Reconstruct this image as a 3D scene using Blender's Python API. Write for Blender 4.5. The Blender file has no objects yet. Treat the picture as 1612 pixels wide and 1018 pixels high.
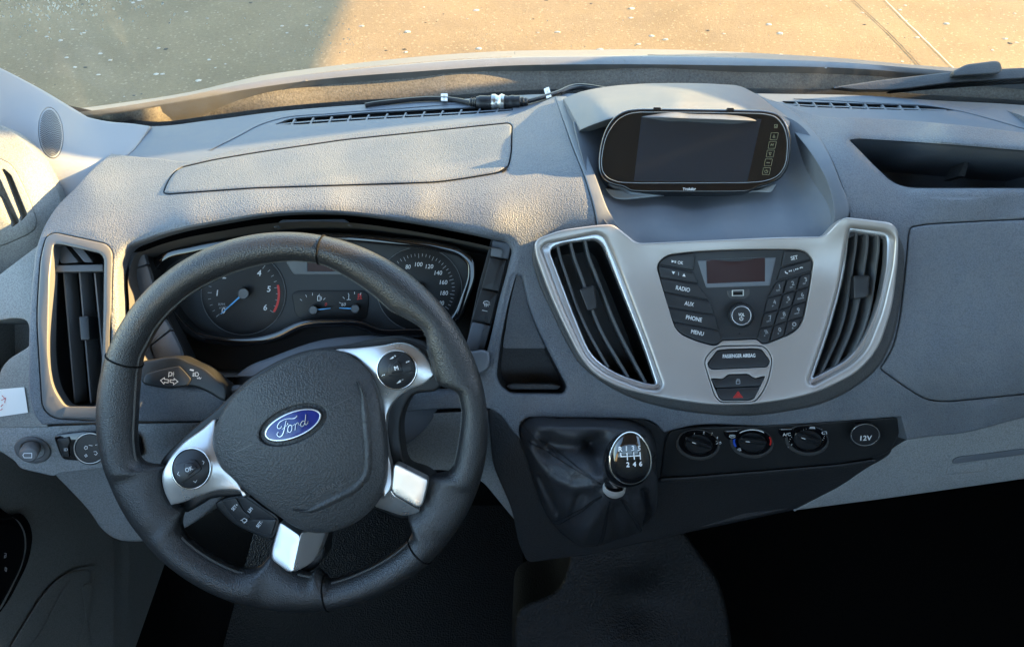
import bpy, math, random
import numpy as np
from mathutils import Vector, Matrix
from mathutils.geometry import delaunay_2d_cdt
random.seed(7); np.random.seed(7)
scene = bpy.context.scene
col = scene.collection
# ------------------------------------------------------------------ camera, sky, sun, exposure
FP, CX, CY = 1180.0, 806.0, 509.0          # focal length and centre measured on the photograph
PITCH = math.radians(45.0)
CZ = 2.10                                  # eye height above the asphalt
cam_d = bpy.data.cameras.new('camera'); cam = bpy.data.objects.new('camera', cam_d); col.objects.link(cam)
cam_d.sensor_width = 36.0; cam_d.lens = FP/1612.0*36.0; cam_d.clip_start = 0.02; cam_d.clip_end = 500
cam.location = (0, 0, CZ); cam.rotation_euler = (math.radians(90)-PITCH, 0, 0)
scene.camera = cam
SUN_AZ, SUN_EL = math.radians(78.0), math.radians(16.0)     # azimuth to the right of straight ahead
SUNV = Vector((math.sin(SUN_AZ)*math.cos(SUN_EL), math.cos(SUN_AZ)*math.cos(SUN_EL), math.sin(SUN_EL)))
world = bpy.data.worlds.new('World'); scene.world = world; world.use_nodes = True
wn = world.node_tree; wn.nodes.clear()
sky = wn.nodes.new('ShaderNodeTexSky'); sky.sky_type = 'NISHITA'; sky.sun_disc = False
sky.sun_elevation = SUN_EL; sky.sun_rotation = SUN_AZ; sky.air_density = 1.3; sky.dust_density = 0.4; sky.ozone_density = 2.2
bg = wn.nodes.new('ShaderNodeBackground'); bg.inputs['Strength'].default_value = 0.14
wo = wn.nodes.new('ShaderNodeOutputWorld')
wn.links.new(sky.outputs[0], bg.inputs[0]); wn.links.new(bg.outputs[0], wo.inputs[0])
sl = bpy.data.lights.new('sun', 'SUN'); sl.energy = 4.6; sl.angle = math.radians(0.5); sl.color = (1.0, 0.67, 0.29)
so = bpy.data.objects.new('sun', sl); col.objects.link(so); so.location = (0, 0, 20)
so.rotation_euler = SUNV.to_track_quat('Z', 'Y').to_euler()
scene.view_settings.view_transform = 'Standard'; scene.view_settings.look = 'None'
scene.view_settings.gamma = 1.0; scene.view_settings.use_curve_mapping = False
scene.view_settings.exposure = 3.02
try:
    scene.cycles.max_bounces = 10; scene.cycles.diffuse_bounces = 5; scene.cycles.glossy_bounces = 4
    scene.cycles.transparent_max_bounces = 12; scene.cycles.use_denoising = True
    scene.cycles.caustics_reflective = False; scene.cycles.caustics_refractive = False
    scene.cycles.sample_clamp_indirect = 6.0
except Exception: pass
# ------------------------------------------------------------------ measuring helpers
AX = np.array([1., 0, 0])
AF = np.array([0, math.cos(PITCH), -math.sin(PITCH)])
AU = np.array([0, math.sin(PITCH), math.cos(PITCH)])
EYE = np.array([0, 0, CZ])
def ray(px, py):
    u = (np.asarray(px, float)-CX)/FP; v = (CY-np.asarray(py, float))/FP
    return AF + u[..., None]*AX + v[..., None]*AU
def depth_of(px, py, kind, val):
    r = ray(np.array([px]), np.array([py]))[0]
    if kind == 'D': return val
    return val/r['XYZ'.index(kind)]         # X, Y, Z measured from the eye
class Surf:
    """a smooth surface in space through measured points (pixel, distance / X / Y / Z)"""
    def __init__(s, pts, smooth=0.0):
        P = np.array([[p[0], p[1]] for p in pts], float)/1000.0
        w = np.array([1.0/depth_of(*p) for p in pts])
        n = len(pts); K = s.k(np.linalg.norm(P[:, None]-P[None], axis=2)) + smooth*np.eye(n)
        A = np.zeros((n+3, n+3)); A[:n, :n] = K; A[:n, n] = 1; A[:n, n+1:] = P; A[n, :n] = 1; A[n+1:, :n] = P.T
        b = np.zeros(n+3); b[:n] = w
        s.c = np.linalg.solve(A, b); s.P = P; s.n = n
    @staticmethod
    def k(r): return np.where(r > 1e-9, r*r*np.log(np.maximum(r, 1e-9)), 0.0)
    def d(s, px, py):
        q = np.stack([np.asarray(px, float), np.asarray(py, float)], -1)/1000.0
        r = np.linalg.norm(q[..., None, :]-s.P, axis=-1)
        return 1.0/(s.k(r)@s.c[:s.n] + s.c[s.n] + q@s.c[s.n+1:])
    def __call__(s, px, py, off=0.0):
        px = np.asarray(px, float); py = np.asarray(py, float)
        return EYE + (s.d(px, py)-off)[..., None]*ray(px, py)
class Plane(Surf):
    def __init__(s, px, py, d, elev=45.0, yaw=0.0):
        e = math.radians(elev); y = math.radians(yaw)
        s.nv = np.array([math.sin(y)*math.cos(e), -math.cos(y)*math.cos(e), math.sin(e)])
        s.cst = d*float(ray(np.array([px]), np.array([py]))[0]@s.nv)
    def d(s, px, py): return s.cst/(ray(px, py)@s.nv)
class Bulge(Surf):
    """a surface lifted towards the cabin by a smooth dome over an ellipse"""
    def __init__(s, base, cx, cy, rx, ry, h, p=1.0): s.b, s.e, s.p = base, (cx, cy, rx, ry, h), p
    def d(s, px, py):
        cx, cy, rx, ry, h = s.e
        q = ((np.asarray(px)-cx)/rx)**2+((np.asarray(py)-cy)/ry)**2
        return s.b.d(px, py) - h*np.clip(1-q, 0, 1)**s.p
def zc(ox, oy, sc, pts):                    # enlarged-crop coordinates to photograph pixels
    return [(ox+p[0]/sc, oy+p[1]/sc)+tuple(p[2:]) for p in pts]
def spline(pts, step=5.0, closed=True):
    """Catmull-Rom through the points; a third value 1 marks a sharp corner"""
    n = len(pts); P = np.array([[p[0], p[1]] for p in pts], float); sh = [len(p) > 2 and p[2] for p in pts]
    out = []
    for i in range(n if closed else n-1):
        p1, p2 = P[i], P[(i+1) % n]
        p0 = P[(i-1) % n] if (closed or i > 0) else p1-(p2-p1)
        p3 = P[(i+2) % n] if (closed or i+2 < n) else p2+(p2-p1)
        L = np.linalg.norm(p2-p1)
        l0 = max(np.linalg.norm(p1-p0), 1e-6); l3 = max(np.linalg.norm(p3-p2), 1e-6)
        m1 = np.zeros(2) if sh[i] else ((p2-p1)/max(L, 1e-6)*l0+(p1-p0)/l0*L)/(l0+L)*L
        m2 = np.zeros(2) if sh[(i+1) % n] else ((p3-p2)/l3*L+(p2-p1)/max(L, 1e-6)*l3)/(l3+L)*L
        if sh[i]: m1 = (p2-p1) if sh[(i+1) % n] else (p2-p1)*1.5-m2*0.5
        if sh[(i+1) % n]: m2 = (p2-p1) if sh[i] else (p2-p1)*1.5-m1*0.5
        k = max(1, int(round(L/step)))
        for j in range(k):
            t = j/k; t2 = t*t; t3 = t2*t
            out.append((2*t3-3*t2+1)*p1+(t3-2*t2+t)*m1+(-2*t3+3*t2)*p2+(t3-t2)*m2)
    if not closed: out.append(P[-1])
    return np.array(out)
def rpoly(pts, r=4.0, seg=4):
    """polygon with rounded corners; r may be given per point as third value"""
    n = len(pts); P = [np.array(p[:2], float) for p in pts]; out = []
    for i in range(n):
        a, b, c = P[i-1], P[i], P[(i+1) % n]; rr = pts[i][2] if len(pts[i]) > 2 else r
        la, lc = np.linalg.norm(a-b), np.linalg.norm(c-b); q = min(rr, la*.48, lc*.48)
        s0, s1 = b+(a-b)/la*q, b+(c-b)/lc*q
        for j in range(seg+1):
            t = j/seg; out.append((1-t)**2*s0+2*t*(1-t)*b+t*t*s1)
    return np.array(out)
def dens(L, step):
    out = []
    for i in range(len(L)):
        a, b = L[i], L[(i+1) % len(L)]; k = max(1, int(np.linalg.norm(b-a)/step))
        for j in range(k): out.append(a+(b-a)*j/k)
    return np.array(out)
def ellipse(cx, cy, rx, ry, rot=0, n=40):
    t = np.linspace(0, 2*math.pi, n, endpoint=False); c, s = math.cos(math.radians(rot)), math.sin(math.radians(rot))
    x, y = rx*np.cos(t), ry*np.sin(t)
    return np.stack([cx+x*c+y*s, cy-x*s+y*c], 1)
def area(L): return 0.5*np.sum(L[:, 0]*np.roll(L[:, 1], -1)-np.roll(L[:, 0], -1)*L[:, 1])
def inset(L, r):
    """move a loop inwards (r>0) relative to its own interior"""
    if r == 0: return L.copy()
    sgn = 1 if area(L) > 0 else -1
    e = np.roll(L, -1, 0)-L; e /= np.maximum(np.linalg.norm(e, axis=1), 1e-9)[:, None]
    nrm = np.stack([-e[:, 1], e[:, 0]], 1)*sgn
    m = nrm+np.roll(nrm, 1, 0); m /= np.maximum(np.linalg.norm(m, axis=1), 1e-6)[:, None]
    k = 1.0/np.maximum(np.sum(m*nrm, 1), 0.5)
    return L+m*(k*r)[:, None]
def inside(pts, L):
    x, y = pts[:, 0], pts[:, 1]; r = np.zeros(len(pts), bool)
    for i in range(len(L)):
        x1, y1 = L[i]; x2, y2 = L[(i+1) % len(L)]
        if y1 == y2: continue
        c = ((y1 > y) != (y2 > y)) & (x < (x2-x1)*(y-y1)/(y2-y1)+x1); r ^= c
    return r
def near(pts, L, dist):
    a = L; b = np.roll(L, -1, 0); ab = b-a; l2 = np.maximum((ab**2).sum(1), 1e-9)
    m = np.full(len(pts), 1e9)
    for i in range(len(L)):
        t = np.clip(((pts-a[i])@ab[i])/l2[i], 0, 1)
        m = np.minimum(m, np.linalg.norm(pts-(a[i]+t[:, None]*ab[i]), axis=1))
    return m < dist
# ------------------------------------------------------------------ object helpers
ORG = {}
def build(name, V, F, mat, parent=None, smooth=True, angle=40, kind=None):
    V = np.asarray(V, float); c = V.mean(0)
    me = bpy.data.meshes.new(name); me.from_pydata([tuple(v) for v in V-c], [], [tuple(int(i) for i in f) for f in F]); me.update()
    me.materials.append(mat)
    if smooth:
        me.polygons.foreach_set('use_smooth', [True]*len(me.polygons)); me.set_sharp_from_angle(angle=math.radians(angle))
    o = bpy.data.objects.new(name, me); col.objects.link(o)
    if parent is not None: o.parent = parent; o.location = tuple(c-ORG[parent.name])
    else: o.location = tuple(c)
    ORG[o.name] = c
    if kind: o['kind'] = kind
    return o
def tag(o, label, cat, group=None):
    o['label'] = label; o['category'] = cat
    if group: o['group'] = group
    return o
def thing(name, label, cat, loc, group=None):
    o = bpy.data.objects.new(name, None); col.objects.link(o); o.empty_display_size = .02
    o.location = tuple(loc); ORG[o.name] = np.array(loc, float)
    return tag(o, label, cat, group)
def panel(name, outer, surf, mat, parent=None, off=0.0, holes=(), bev=1.5, hbev=None, depth=.006, step=14, nb=3, hdepth=None, back=False, angle=40, kind=None, fall=None):
    """sheet with rounded edges and a turned-down skirt, laid on a surface in space. fall: extra offset function"""
    loops = [np.asarray(outer, float)]+[np.asarray(h, float) for h in holes]
    if area(loops[0]) < 0: loops[0] = loops[0][::-1]
    for i in range(1, len(loops)):
        if area(loops[i]) > 0: loops[i] = loops[i][::-1]
    bevs = [bev]+[(hbev[i] if isinstance(hbev, (list, tuple)) else (bev if hbev is None else hbev)) for i in range(len(holes))]
    tops = [inset(l, b if i == 0 else -b) for i, (l, b) in enumerate(zip(loops, bevs))]
    lo, hi = tops[0].min(0), tops[0].max(0)
    gx = np.arange(lo[0]+step*.5, hi[0], step); gy = np.arange(lo[1]+step*.5, hi[1], step)
    pts = np.zeros((0, 2))
    if len(gx) and len(gy):
        g = np.stack(np.meshgrid(gx, gy), -1).reshape(-1, 2); g[:, 0] += (np.round((g[:, 1]-lo[1])/step) % 2)*step*.4
        k = inside(g, tops[0]) & ~near(g, tops[0], step*.45)
        for h in tops[1:]: k &= ~inside(g, h) & ~near(g, h, step*.45)
        pts = g[k]
    co = []; ed = []
    for l in tops:
        b = len(co); co += [tuple(p) for p in l]; ed += [(b+i, b+(i+1) % len(l)) for i in range(len(l))]
    nloop = len(co); co += [tuple(p) for p in pts]
    vo, eo, fo, ov, oe, of = delaunay_2d_cdt([Vector(c) for c in co], ed, [], 0, 1e-5)
    vp = np.array([tuple(v) for v in vo]); tri = [list(f) for f in fo]
    cen = np.array([vp[f].mean(0) for f in tri]); k = inside(cen, tops[0])
    for h in tops[1:]: k &= ~inside(cen, h)
    tri = [f for f, q in zip(tri, k) if q]
    back_of = {}
    for i, l in enumerate(ov):
        for s in l: back_of[s] = i
    F = []
    for f in tri:
        a = 0.5*sum(vp[f[i]][0]*vp[f[(i+1) % len(f)]][1]-vp[f[(i+1) % len(f)]][0]*vp[f[i]][1] for i in range(len(f)))
        F.append(f[::-1] if a > 0 else f)          # pixel y runs down: keep normals towards the cabin
    def ex(P): return off+(fall(P[:, 0], P[:, 1]) if fall is not None else 0.0)
    V = [surf(vp[:, 0], vp[:, 1], ex(vp))]; n = len(vp); start = 0
    for li, (l, b) in enumerate(zip(loops, bevs)):
        prev = [back_of[start+i] for i in range(len(l))]; start += len(l)
        dd = (depth if li == 0 or hdepth is None else (hdepth[li-1] if isinstance(hdepth, (list, tuple)) else hdepth))
        mpp = float(np.mean(surf.d(l[:, 0], l[:, 1])))/FP
        rings = []
        if b > 0:
            for j in range(1, nb+1):
                a = j/nb*math.pi/2; q = inset(l, (b if li == 0 else -b)*(1-math.sin(a)))
                rings.append(surf(q[:, 0], q[:, 1], ex(q)-b*mpp*(1-math.cos(a))))
        last = rings[-1] if rings else surf(tops[li][:, 0], tops[li][:, 1], ex(tops[li]))
        if dd > 0: rings.append(last+AF*dd)
        for R in rings:
            cur = list(range(n, n+len(l))); V.append(R); n += len(l)
            for i in range(len(l)):
                j = (i+1) % len(l); F.append((prev[i], prev[j], cur[j], cur[i]))
            prev = cur
        if back and li == 0: F.append(tuple(prev))
    return build(name, np.concatenate(V), F, mat, parent, True, angle, kind)
def loft(name, loops, mat, parent=None, closed=True, cap0=False, cap1=False, angle=40, kind=None, flip=False):
    """skin through rings of equal count (lists of 3-D points)"""
    V = np.concatenate(loops); m = len(loops[0]); F = []
    for r in range(len(loops)-1):
        for i in range(m if closed else m-1):
            j = (i+1) % m; f = (r*m+i, r*m+j, (r+1)*m+j, (r+1)*m+i); F.append(f[::-1] if flip else f)
    if cap0: F.append(tuple(range(m))[::-1] if not flip else tuple(range(m)))
    if cap1:
        t = tuple(range((len(loops)-1)*m, len(loops)*m)); F.append(t if not flip else t[::-1])
    return build(name, V, F, mat, parent, True, angle, kind)
def tube3(P, r, n=8, cap=True):
    P = np.asarray(P, float); V = []; F = []; m = len(P); R = np.broadcast_to(np.asarray(r, float), (m,))
    up = np.array([0.13, -.3, 1.0])
    for i in range(m):
        t = P[min(i+1, m-1)]-P[max(i-1, 0)]; t /= np.linalg.norm(t)
        a = np.cross(t, up); a /= np.linalg.norm(a); b = np.cross(a, t)
        for j in range(n):
            w = 2*math.pi*j/n; V.append(P[i]+R[i]*(math.cos(w)*a+math.sin(w)*b))
    for i in range(m-1):
        for j in range(n):
            k = (j+1) % n; F.append((i*n+j, i*n+k, (i+1)*n+k, (i+1)*n+j))
    if cap: F.append(tuple(range(n))[::-1]); F.append(tuple(range((m-1)*n, m*n)))
    return V, F
def merge(lst):
    V = []; F = []
    for v, f in lst:
        b = len(V); V += list(v); F += [tuple(i+b for i in q) for q in f]
    return V, F
def tube_px(name, pts, surf, off, rad, mat, parent=None, n=8, step=6):
    L = spline(pts, step, False); V, F = tube3(surf(L[:, 0], L[:, 1], off), rad, n)
    return build(name, V, F, mat, parent)
def ribbon(lines, w, surf, off):
    """flat strokes of a given pixel width printed on a surface"""
    V = []; F = []
    for ln in lines:
        closed = len(ln) > 2 and tuple(ln[0]) == tuple(ln[-1]); L = np.array(ln, float)
        if closed: L = L[:-1]
        n = len(L); base = len(V); A = []; B = []
        for i in range(n):
            p = L[i]; a = L[(i-1) % n] if (closed or i > 0) else None; b = L[(i+1) % n] if (closed or i < n-1) else None
            t1 = (p-a)/max(np.linalg.norm(p-a), 1e-9) if a is not None else None; t2 = (b-p)/max(np.linalg.norm(b-p), 1e-9) if b is not None else None
            t = t1 if t2 is None else (t2 if t1 is None else t1+t2); t = t/max(np.linalg.norm(t), 1e-6)
            ref = t1 if t1 is not None else t2; k = 1/max(.5, abs(float(t@ref)))
            nn = np.array([-t[1], t[0]])*w/2*k; A.append(p+nn); B.append(p-nn)
        Q = np.array([x for ab in zip(A, B) for x in ab]); V += list(surf(Q[:, 0], Q[:, 1], off))
        for i in range(n if closed else n-1):
            j = (i+1) % n; F.append((base+2*i, base+2*i+1, base+2*j+1, base+2*j))
    return V, F
def ink(name, lines, w, surf, off, mat, parent):
    V, F = ribbon(lines, w, surf, off); return build(name, V, F, mat, parent, False)
def fill(name, polys, surf, off, mat, parent):
    V = []; F = []
    for p in polys:
        p = np.asarray(p, float)
        if area(p) > 0: p = p[::-1]
        b = len(V); V += list(surf(p[:, 0], p[:, 1], off)); F.append(tuple(range(b, b+len(p))))
    return build(name, V, F, mat, parent, False)
_tc = {}
def glyphs(body):
    if body in _tc: return _tc[body]
    cu = bpy.data.curves.new('t', 'FONT'); cu.body = body; cu.align_x = 'CENTER'; cu.align_y = 'CENTER'; cu.resolution_u = 3
    o = bpy.data.objects.new('t', cu); col.objects.link(o); dg = bpy.context.evaluated_depsgraph_get()
    me = bpy.data.meshes.new_from_object(o.evaluated_get(dg))
    V = np.array([v.co[:2] for v in me.vertices]); F = [tuple(p.vertices) for p in me.polygons]
    bpy.data.objects.remove(o); bpy.data.curves.remove(cu); bpy.data.meshes.remove(me)
    c = (V.max(0)+V.min(0))/2; h = V[:, 1].max()-V[:, 1].min(); V = (V-c)/h
    _tc[body] = (V, F); return V, F
def text(body, cx, cy, h, surf, off, mat, parent, rot=0.0, wide=1.0, skew=0.0, name='lettering', bold=0.0, w=None):
    """flat lettering h pixels high centred on a pixel, on the surface. rot counter-clockwise. w: total width in pixels"""
    V, F = glyphs(body); x = (V[:, 0]+V[:, 1]*skew)*h*wide; y = V[:, 1]*h
    if w is not None: x = x*w/max(x.max()-x.min(), 1e-6)
    c, s = math.cos(math.radians(rot)), math.sin(math.radians(rot)); X = cx+x*c-y*s; Y = cy-(x*s+y*c)
    Vs = []; Fs = []
    for dx, dy in ([(0, 0)] if bold == 0 else [(-bold, 0), (bold, 0), (0, bold), (0, -bold)]):
        b = len(Vs); Vs += list(surf(X+dx, Y+dy, off+len(Vs)/len(V)*4e-5)); Fs += [tuple(i+b for i in f) for f in F]
    return build(name, Vs, Fs, mat, parent, False)
# ------------------------------------------------------------------ materials
def mat(name, color, rough=.5, metal=0.0, grain=None, spec=.5, var=.0, vscale=30., coat=0.0, dirt=None, sheen=0.0, grain2=None):
    m = bpy.data.materials.new(name); m.use_nodes = True; nt = m.node_tree; b = nt.nodes['Principled BSDF']
    c = tuple(color)+(1,) if not isinstance(color, (int, float)) else (color, color, color, 1)
    b.inputs['Base Color'].default_value = c; b.inputs['Roughness'].default_value = rough; b.inputs['Metallic'].default_value = metal
    b.inputs['Specular IOR Level'].default_value = spec; b.inputs['Coat Weight'].default_value = coat; b.inputs['Coat Roughness'].default_value = .08
    tc = nt.nodes.new('ShaderNodeNewGeometry')
    if var > 0:
        n = nt.nodes.new('ShaderNodeTexNoise'); n.inputs['Scale'].default_value = vscale; n.inputs['Detail'].default_value = 5; nt.links.new(tc.outputs['Position'], n.inputs['Vector'])
        r = nt.nodes.new('ShaderNodeMapRange'); r.inputs[1].default_value = .3; r.inputs[2].default_value = .7; r.inputs[3].default_value = 1-var; r.inputs[4].default_value = 1+var
        nt.links.new(n.outputs[0], r.inputs[0]); mx = nt.nodes.new('ShaderNodeMix'); mx.data_type = 'RGBA'; mx.blend_type = 'MULTIPLY'; mx.inputs[0].default_value = 1
        mx.inputs[6].default_value = c; nt.links.new(r.outputs[0], mx.inputs[7]); nt.links.new(mx.outputs[2], b.inputs['Base Color'])
        r2 = nt.nodes.new('ShaderNodeMapRange'); r2.inputs[3].default_value = max(rough-.07, .02); r2.inputs[4].default_value = min(rough+.1, 1); nt.links.new(n.outputs[0], r2.inputs[0]); nt.links.new(r2.outputs[0], b.inputs['Roughness'])
    if grain:
        sc, dist, typ = grain
        if typ == 'v':
            n = nt.nodes.new('ShaderNodeTexVoronoi'); n.feature = 'SMOOTH_F1'; n.inputs['Smoothness'].default_value = .35; out = 'Distance'
            w = nt.nodes.new('ShaderNodeTexNoise'); w.inputs['Scale'].default_value = sc*.6; nt.links.new(tc.outputs['Position'], w.inputs['Vector'])
            ad = nt.nodes.new('ShaderNodeVectorMath'); ad.operation = 'MULTIPLY_ADD'; nt.links.new(w.outputs['Color'], ad.inputs[0]); ad.inputs[1].default_value = (.9/sc,)*3; nt.links.new(tc.outputs['Position'], ad.inputs[2])
            nt.links.new(ad.outputs[0], n.inputs['Vector'])
        else:
            n = nt.nodes.new('ShaderNodeTexNoise'); n.inputs['Detail'].default_value = 2; out = 'Fac' if 'Fac' in n.outputs else 0; nt.links.new(tc.outputs['Position'], n.inputs['Vector'])
        n.inputs['Scale'].default_value = sc
        if typ == 'v':      # grain hollows darkened and ridges lightened in the colour, as relief shading
            gm = nt.nodes.new('ShaderNodeMapRange'); gm.inputs[1].default_value = .15; gm.inputs[2].default_value = .75; gm.inputs[3].default_value = 1.16; gm.inputs[4].default_value = .78; nt.links.new(n.outputs[out], gm.inputs[0])
            gx = nt.nodes.new('ShaderNodeMix'); gx.data_type = 'RGBA'; gx.blend_type = 'MULTIPLY'; gx.inputs[0].default_value = 1; gx.inputs[6].default_value = c
            if b.inputs['Base Color'].links: nt.links.new(b.inputs['Base Color'].links[0].from_socket, gx.inputs[6])
            nt.links.new(gm.outputs[0], gx.inputs[7]); nt.links.new(gx.outputs[2], b.inputs['Base Color'])
        bp = nt.nodes.new('ShaderNodeBump'); bp.inputs['Strength'].default_value = 1.0; bp.inputs['Distance'].default_value = dist
        nt.links.new(n.outputs[out], bp.inputs['Height']); nt.links.new(bp.outputs[0], b.inputs['Normal'])
    if dirt:
        dc, amt, ds = dirt
        n2 = nt.nodes.new('ShaderNodeTexNoise'); n2.inputs['Scale'].default_value = ds; n2.inputs['Detail'].default_value = 8; n2.inputs['Roughness'].default_value = .75; nt.links.new(tc.outputs['Position'], n2.inputs['Vector'])
        r3 = nt.nodes.new('ShaderNodeMapRange'); r3.inputs[1].default_value = .35; r3.inputs[2].default_value = .75; r3.inputs[3].default_value = 0; r3.inputs[4].default_value = amt; nt.links.new(n2.outputs[0], r3.inputs[0])
        mx2 = nt.nodes.new('ShaderNodeMix'); mx2.data_type = 'RGBA'; mx2.inputs[6].default_value = c; mx2.inputs[7].default_value = tuple(dc)+(1,)
        src = b.inputs['Base Color'].links[0].from_socket if b.inputs['Base Color'].links else None
        if src: nt.links.new(src, mx2.inputs[6])
        nt.links.new(r3.outputs[0], mx2.inputs[0]); nt.links.new(mx2.outputs[2], b.inputs['Base Color'])
    return m
M = {}
M['pad'] = mat('soft_dash_plastic', (.118, .134, .156), .50, grain=(700, .0005, 'v'), var=.09, vscale=9, spec=.42, dirt=((.25, .235, .21), .22, 26))
M['trim'] = mat('smooth_dash_plastic', (.112, .128, .150), .46, grain=(900, .00006, 'n'), var=.08, vscale=14, spec=.4, dirt=((.24, .225, .2), .2, 30))
M['ledge'] = mat('ledge_plastic', (.115, .136, .166), .5, grain=(1100, .00006, 'n'), var=.07, vscale=11, spec=.4, dirt=((.22, .2, .17), .25, 40))
M['lip'] = mat('lip_plastic', (.055, .055, .055), .5, grain=(700, .00022, 'v'), spec=.4)
M['black'] = mat('black_plastic', (.016, .017, .018), .42, grain=(900, .00012, 'n'), var=.1, vscale=20, spec=.4)
M['blackgrain'] = mat('black_grained_plastic', (.024, .025, .027), .5, grain=(520, .0003, 'v'), spec=.4)
M['void'] = mat('dark_void', (.006, .006, .006), .85, spec=.1)
M['gloss'] = mat('gloss_black', (.006, .006, .007), .06, coat=.6, spec=.6)
M['button'] = mat('button_black', (.02, .021, .023), .38, grain=(1500, .00004, 'n'), spec=.4)
M['silver'] = mat('silver_paint', (.41, .375, .35), .33, .5, grain=(2500, .00001, 'n'), var=.03, vscale=6)
M['silver_rim'] = mat('silver_rim_paint', (.56, .565, .58), .27, .75)
M['satin'] = mat('satin_metal', (.66, .64, .62), .28, .8, var=.03, vscale=40)
M['chrome'] = mat('chrome', (.82, .81, .80), .16, 1.0)
M['leather'] = mat('wheel_leather', (.021, .0215, .022), .33, grain=(800, .00038, 'v'), var=.12, vscale=16, spec=.62)
M['airbag'] = mat('airbag_cover', (.044, .045, .045), .46, grain=(540, .0006, 'v'), var=.06, vscale=12, spec=.42)
M['boot'] = mat('boot_leather', (.021, .022, .025), .47, grain=(650, .0003, 'v'), var=.1, vscale=25, spec=.5)
M['grey'] = mat('pale_grey_plastic', (.27, .285, .29), .52, grain=(620, .0003, 'v'), var=.04, vscale=8, spec=.35)
M['greyl'] = mat('door_grey_plastic', (.22, .225, .215), .52, grain=(700, .00022, 'v'), var=.04, vscale=8, spec=.35)
M['pillar'] = mat('pillar_trim_plastic', (.28, .295, .31), .55, grain=(1400, .00005, 'n'), var=.03, vscale=7, spec=.3)
M['white'] = mat('white_ink', (.72, .72, .72), .6)
M['dimwhite'] = mat('dim_white_ink', (.34, .35, .36), .6)
M['red'] = mat('red_ink', (.55, .02, .015), .5)
M['redlcd'] = mat('dark_red_lcd', (.030, .009, .008), .35, spec=.25)
M['blue'] = mat('blue_ink', (.02, .09, .55), .5)
M['needle'] = mat('needle_blue', (.10, .40, .75), .4)
M['emblem'] = mat('emblem_blue', (.010, .022, .16), .18, coat=.7)
M['emblem_silver'] = mat('emblem_silver', (.82, .82, .82), .22, .85)
M['screen'] = mat('screen_glass', (.022, .026, .034), .05, coat=.5, spec=.6)
M['mirror'] = mat('monitor_mirror_glass', (.008, .009, .010), .03, coat=.8, spec=.7)
M['yellow'] = mat('yellow_ink', (.17, .16, .09), .5)
M['floor'] = mat('rubber_floor', (.006, .0065, .007), .5, grain=(330, .0012, 'v'), var=.15, vscale=9, spec=.35, dirt=((.02, .018, .016), .12, 60))
M['carpet'] = mat('dark_carpet', (.003, .003, .003), .9, grain=(900, .0006, 'n'), spec=.1)
M['thread'] = mat('stitch_thread', (.13, .13, .12), .8)
M['cable'] = mat('cable_rubber', (.012, .0125, .014), .4)
M['nickel'] = mat('nickel', (.55, .54, .50), .3, 1.0)
M['paper'] = mat('paper_sticker', (.8, .79, .76), .7)
M['bonnet'] = mat('bonnet_paint', (.15, .15, .15), .45, .1, coat=.15, dirt=((.22, .2, .17), .5, 18))
M['cowl'] = mat('dusty_cowl', (.10, .088, .07), .7, grain=(500, .0004, 'n'), dirt=((.30, .268, .22), 1.0, 300))
M['wiper'] = mat('wiper_rubber', (.035, .036, .038), .55, grain=(400, .0004, 'n'), dirt=((.12, .11, .1), .25, 90))
M['roof'] = mat('roof_lining', (.42, .42, .41), .9, grain=(600, .0004, 'n'), spec=.1)
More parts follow.
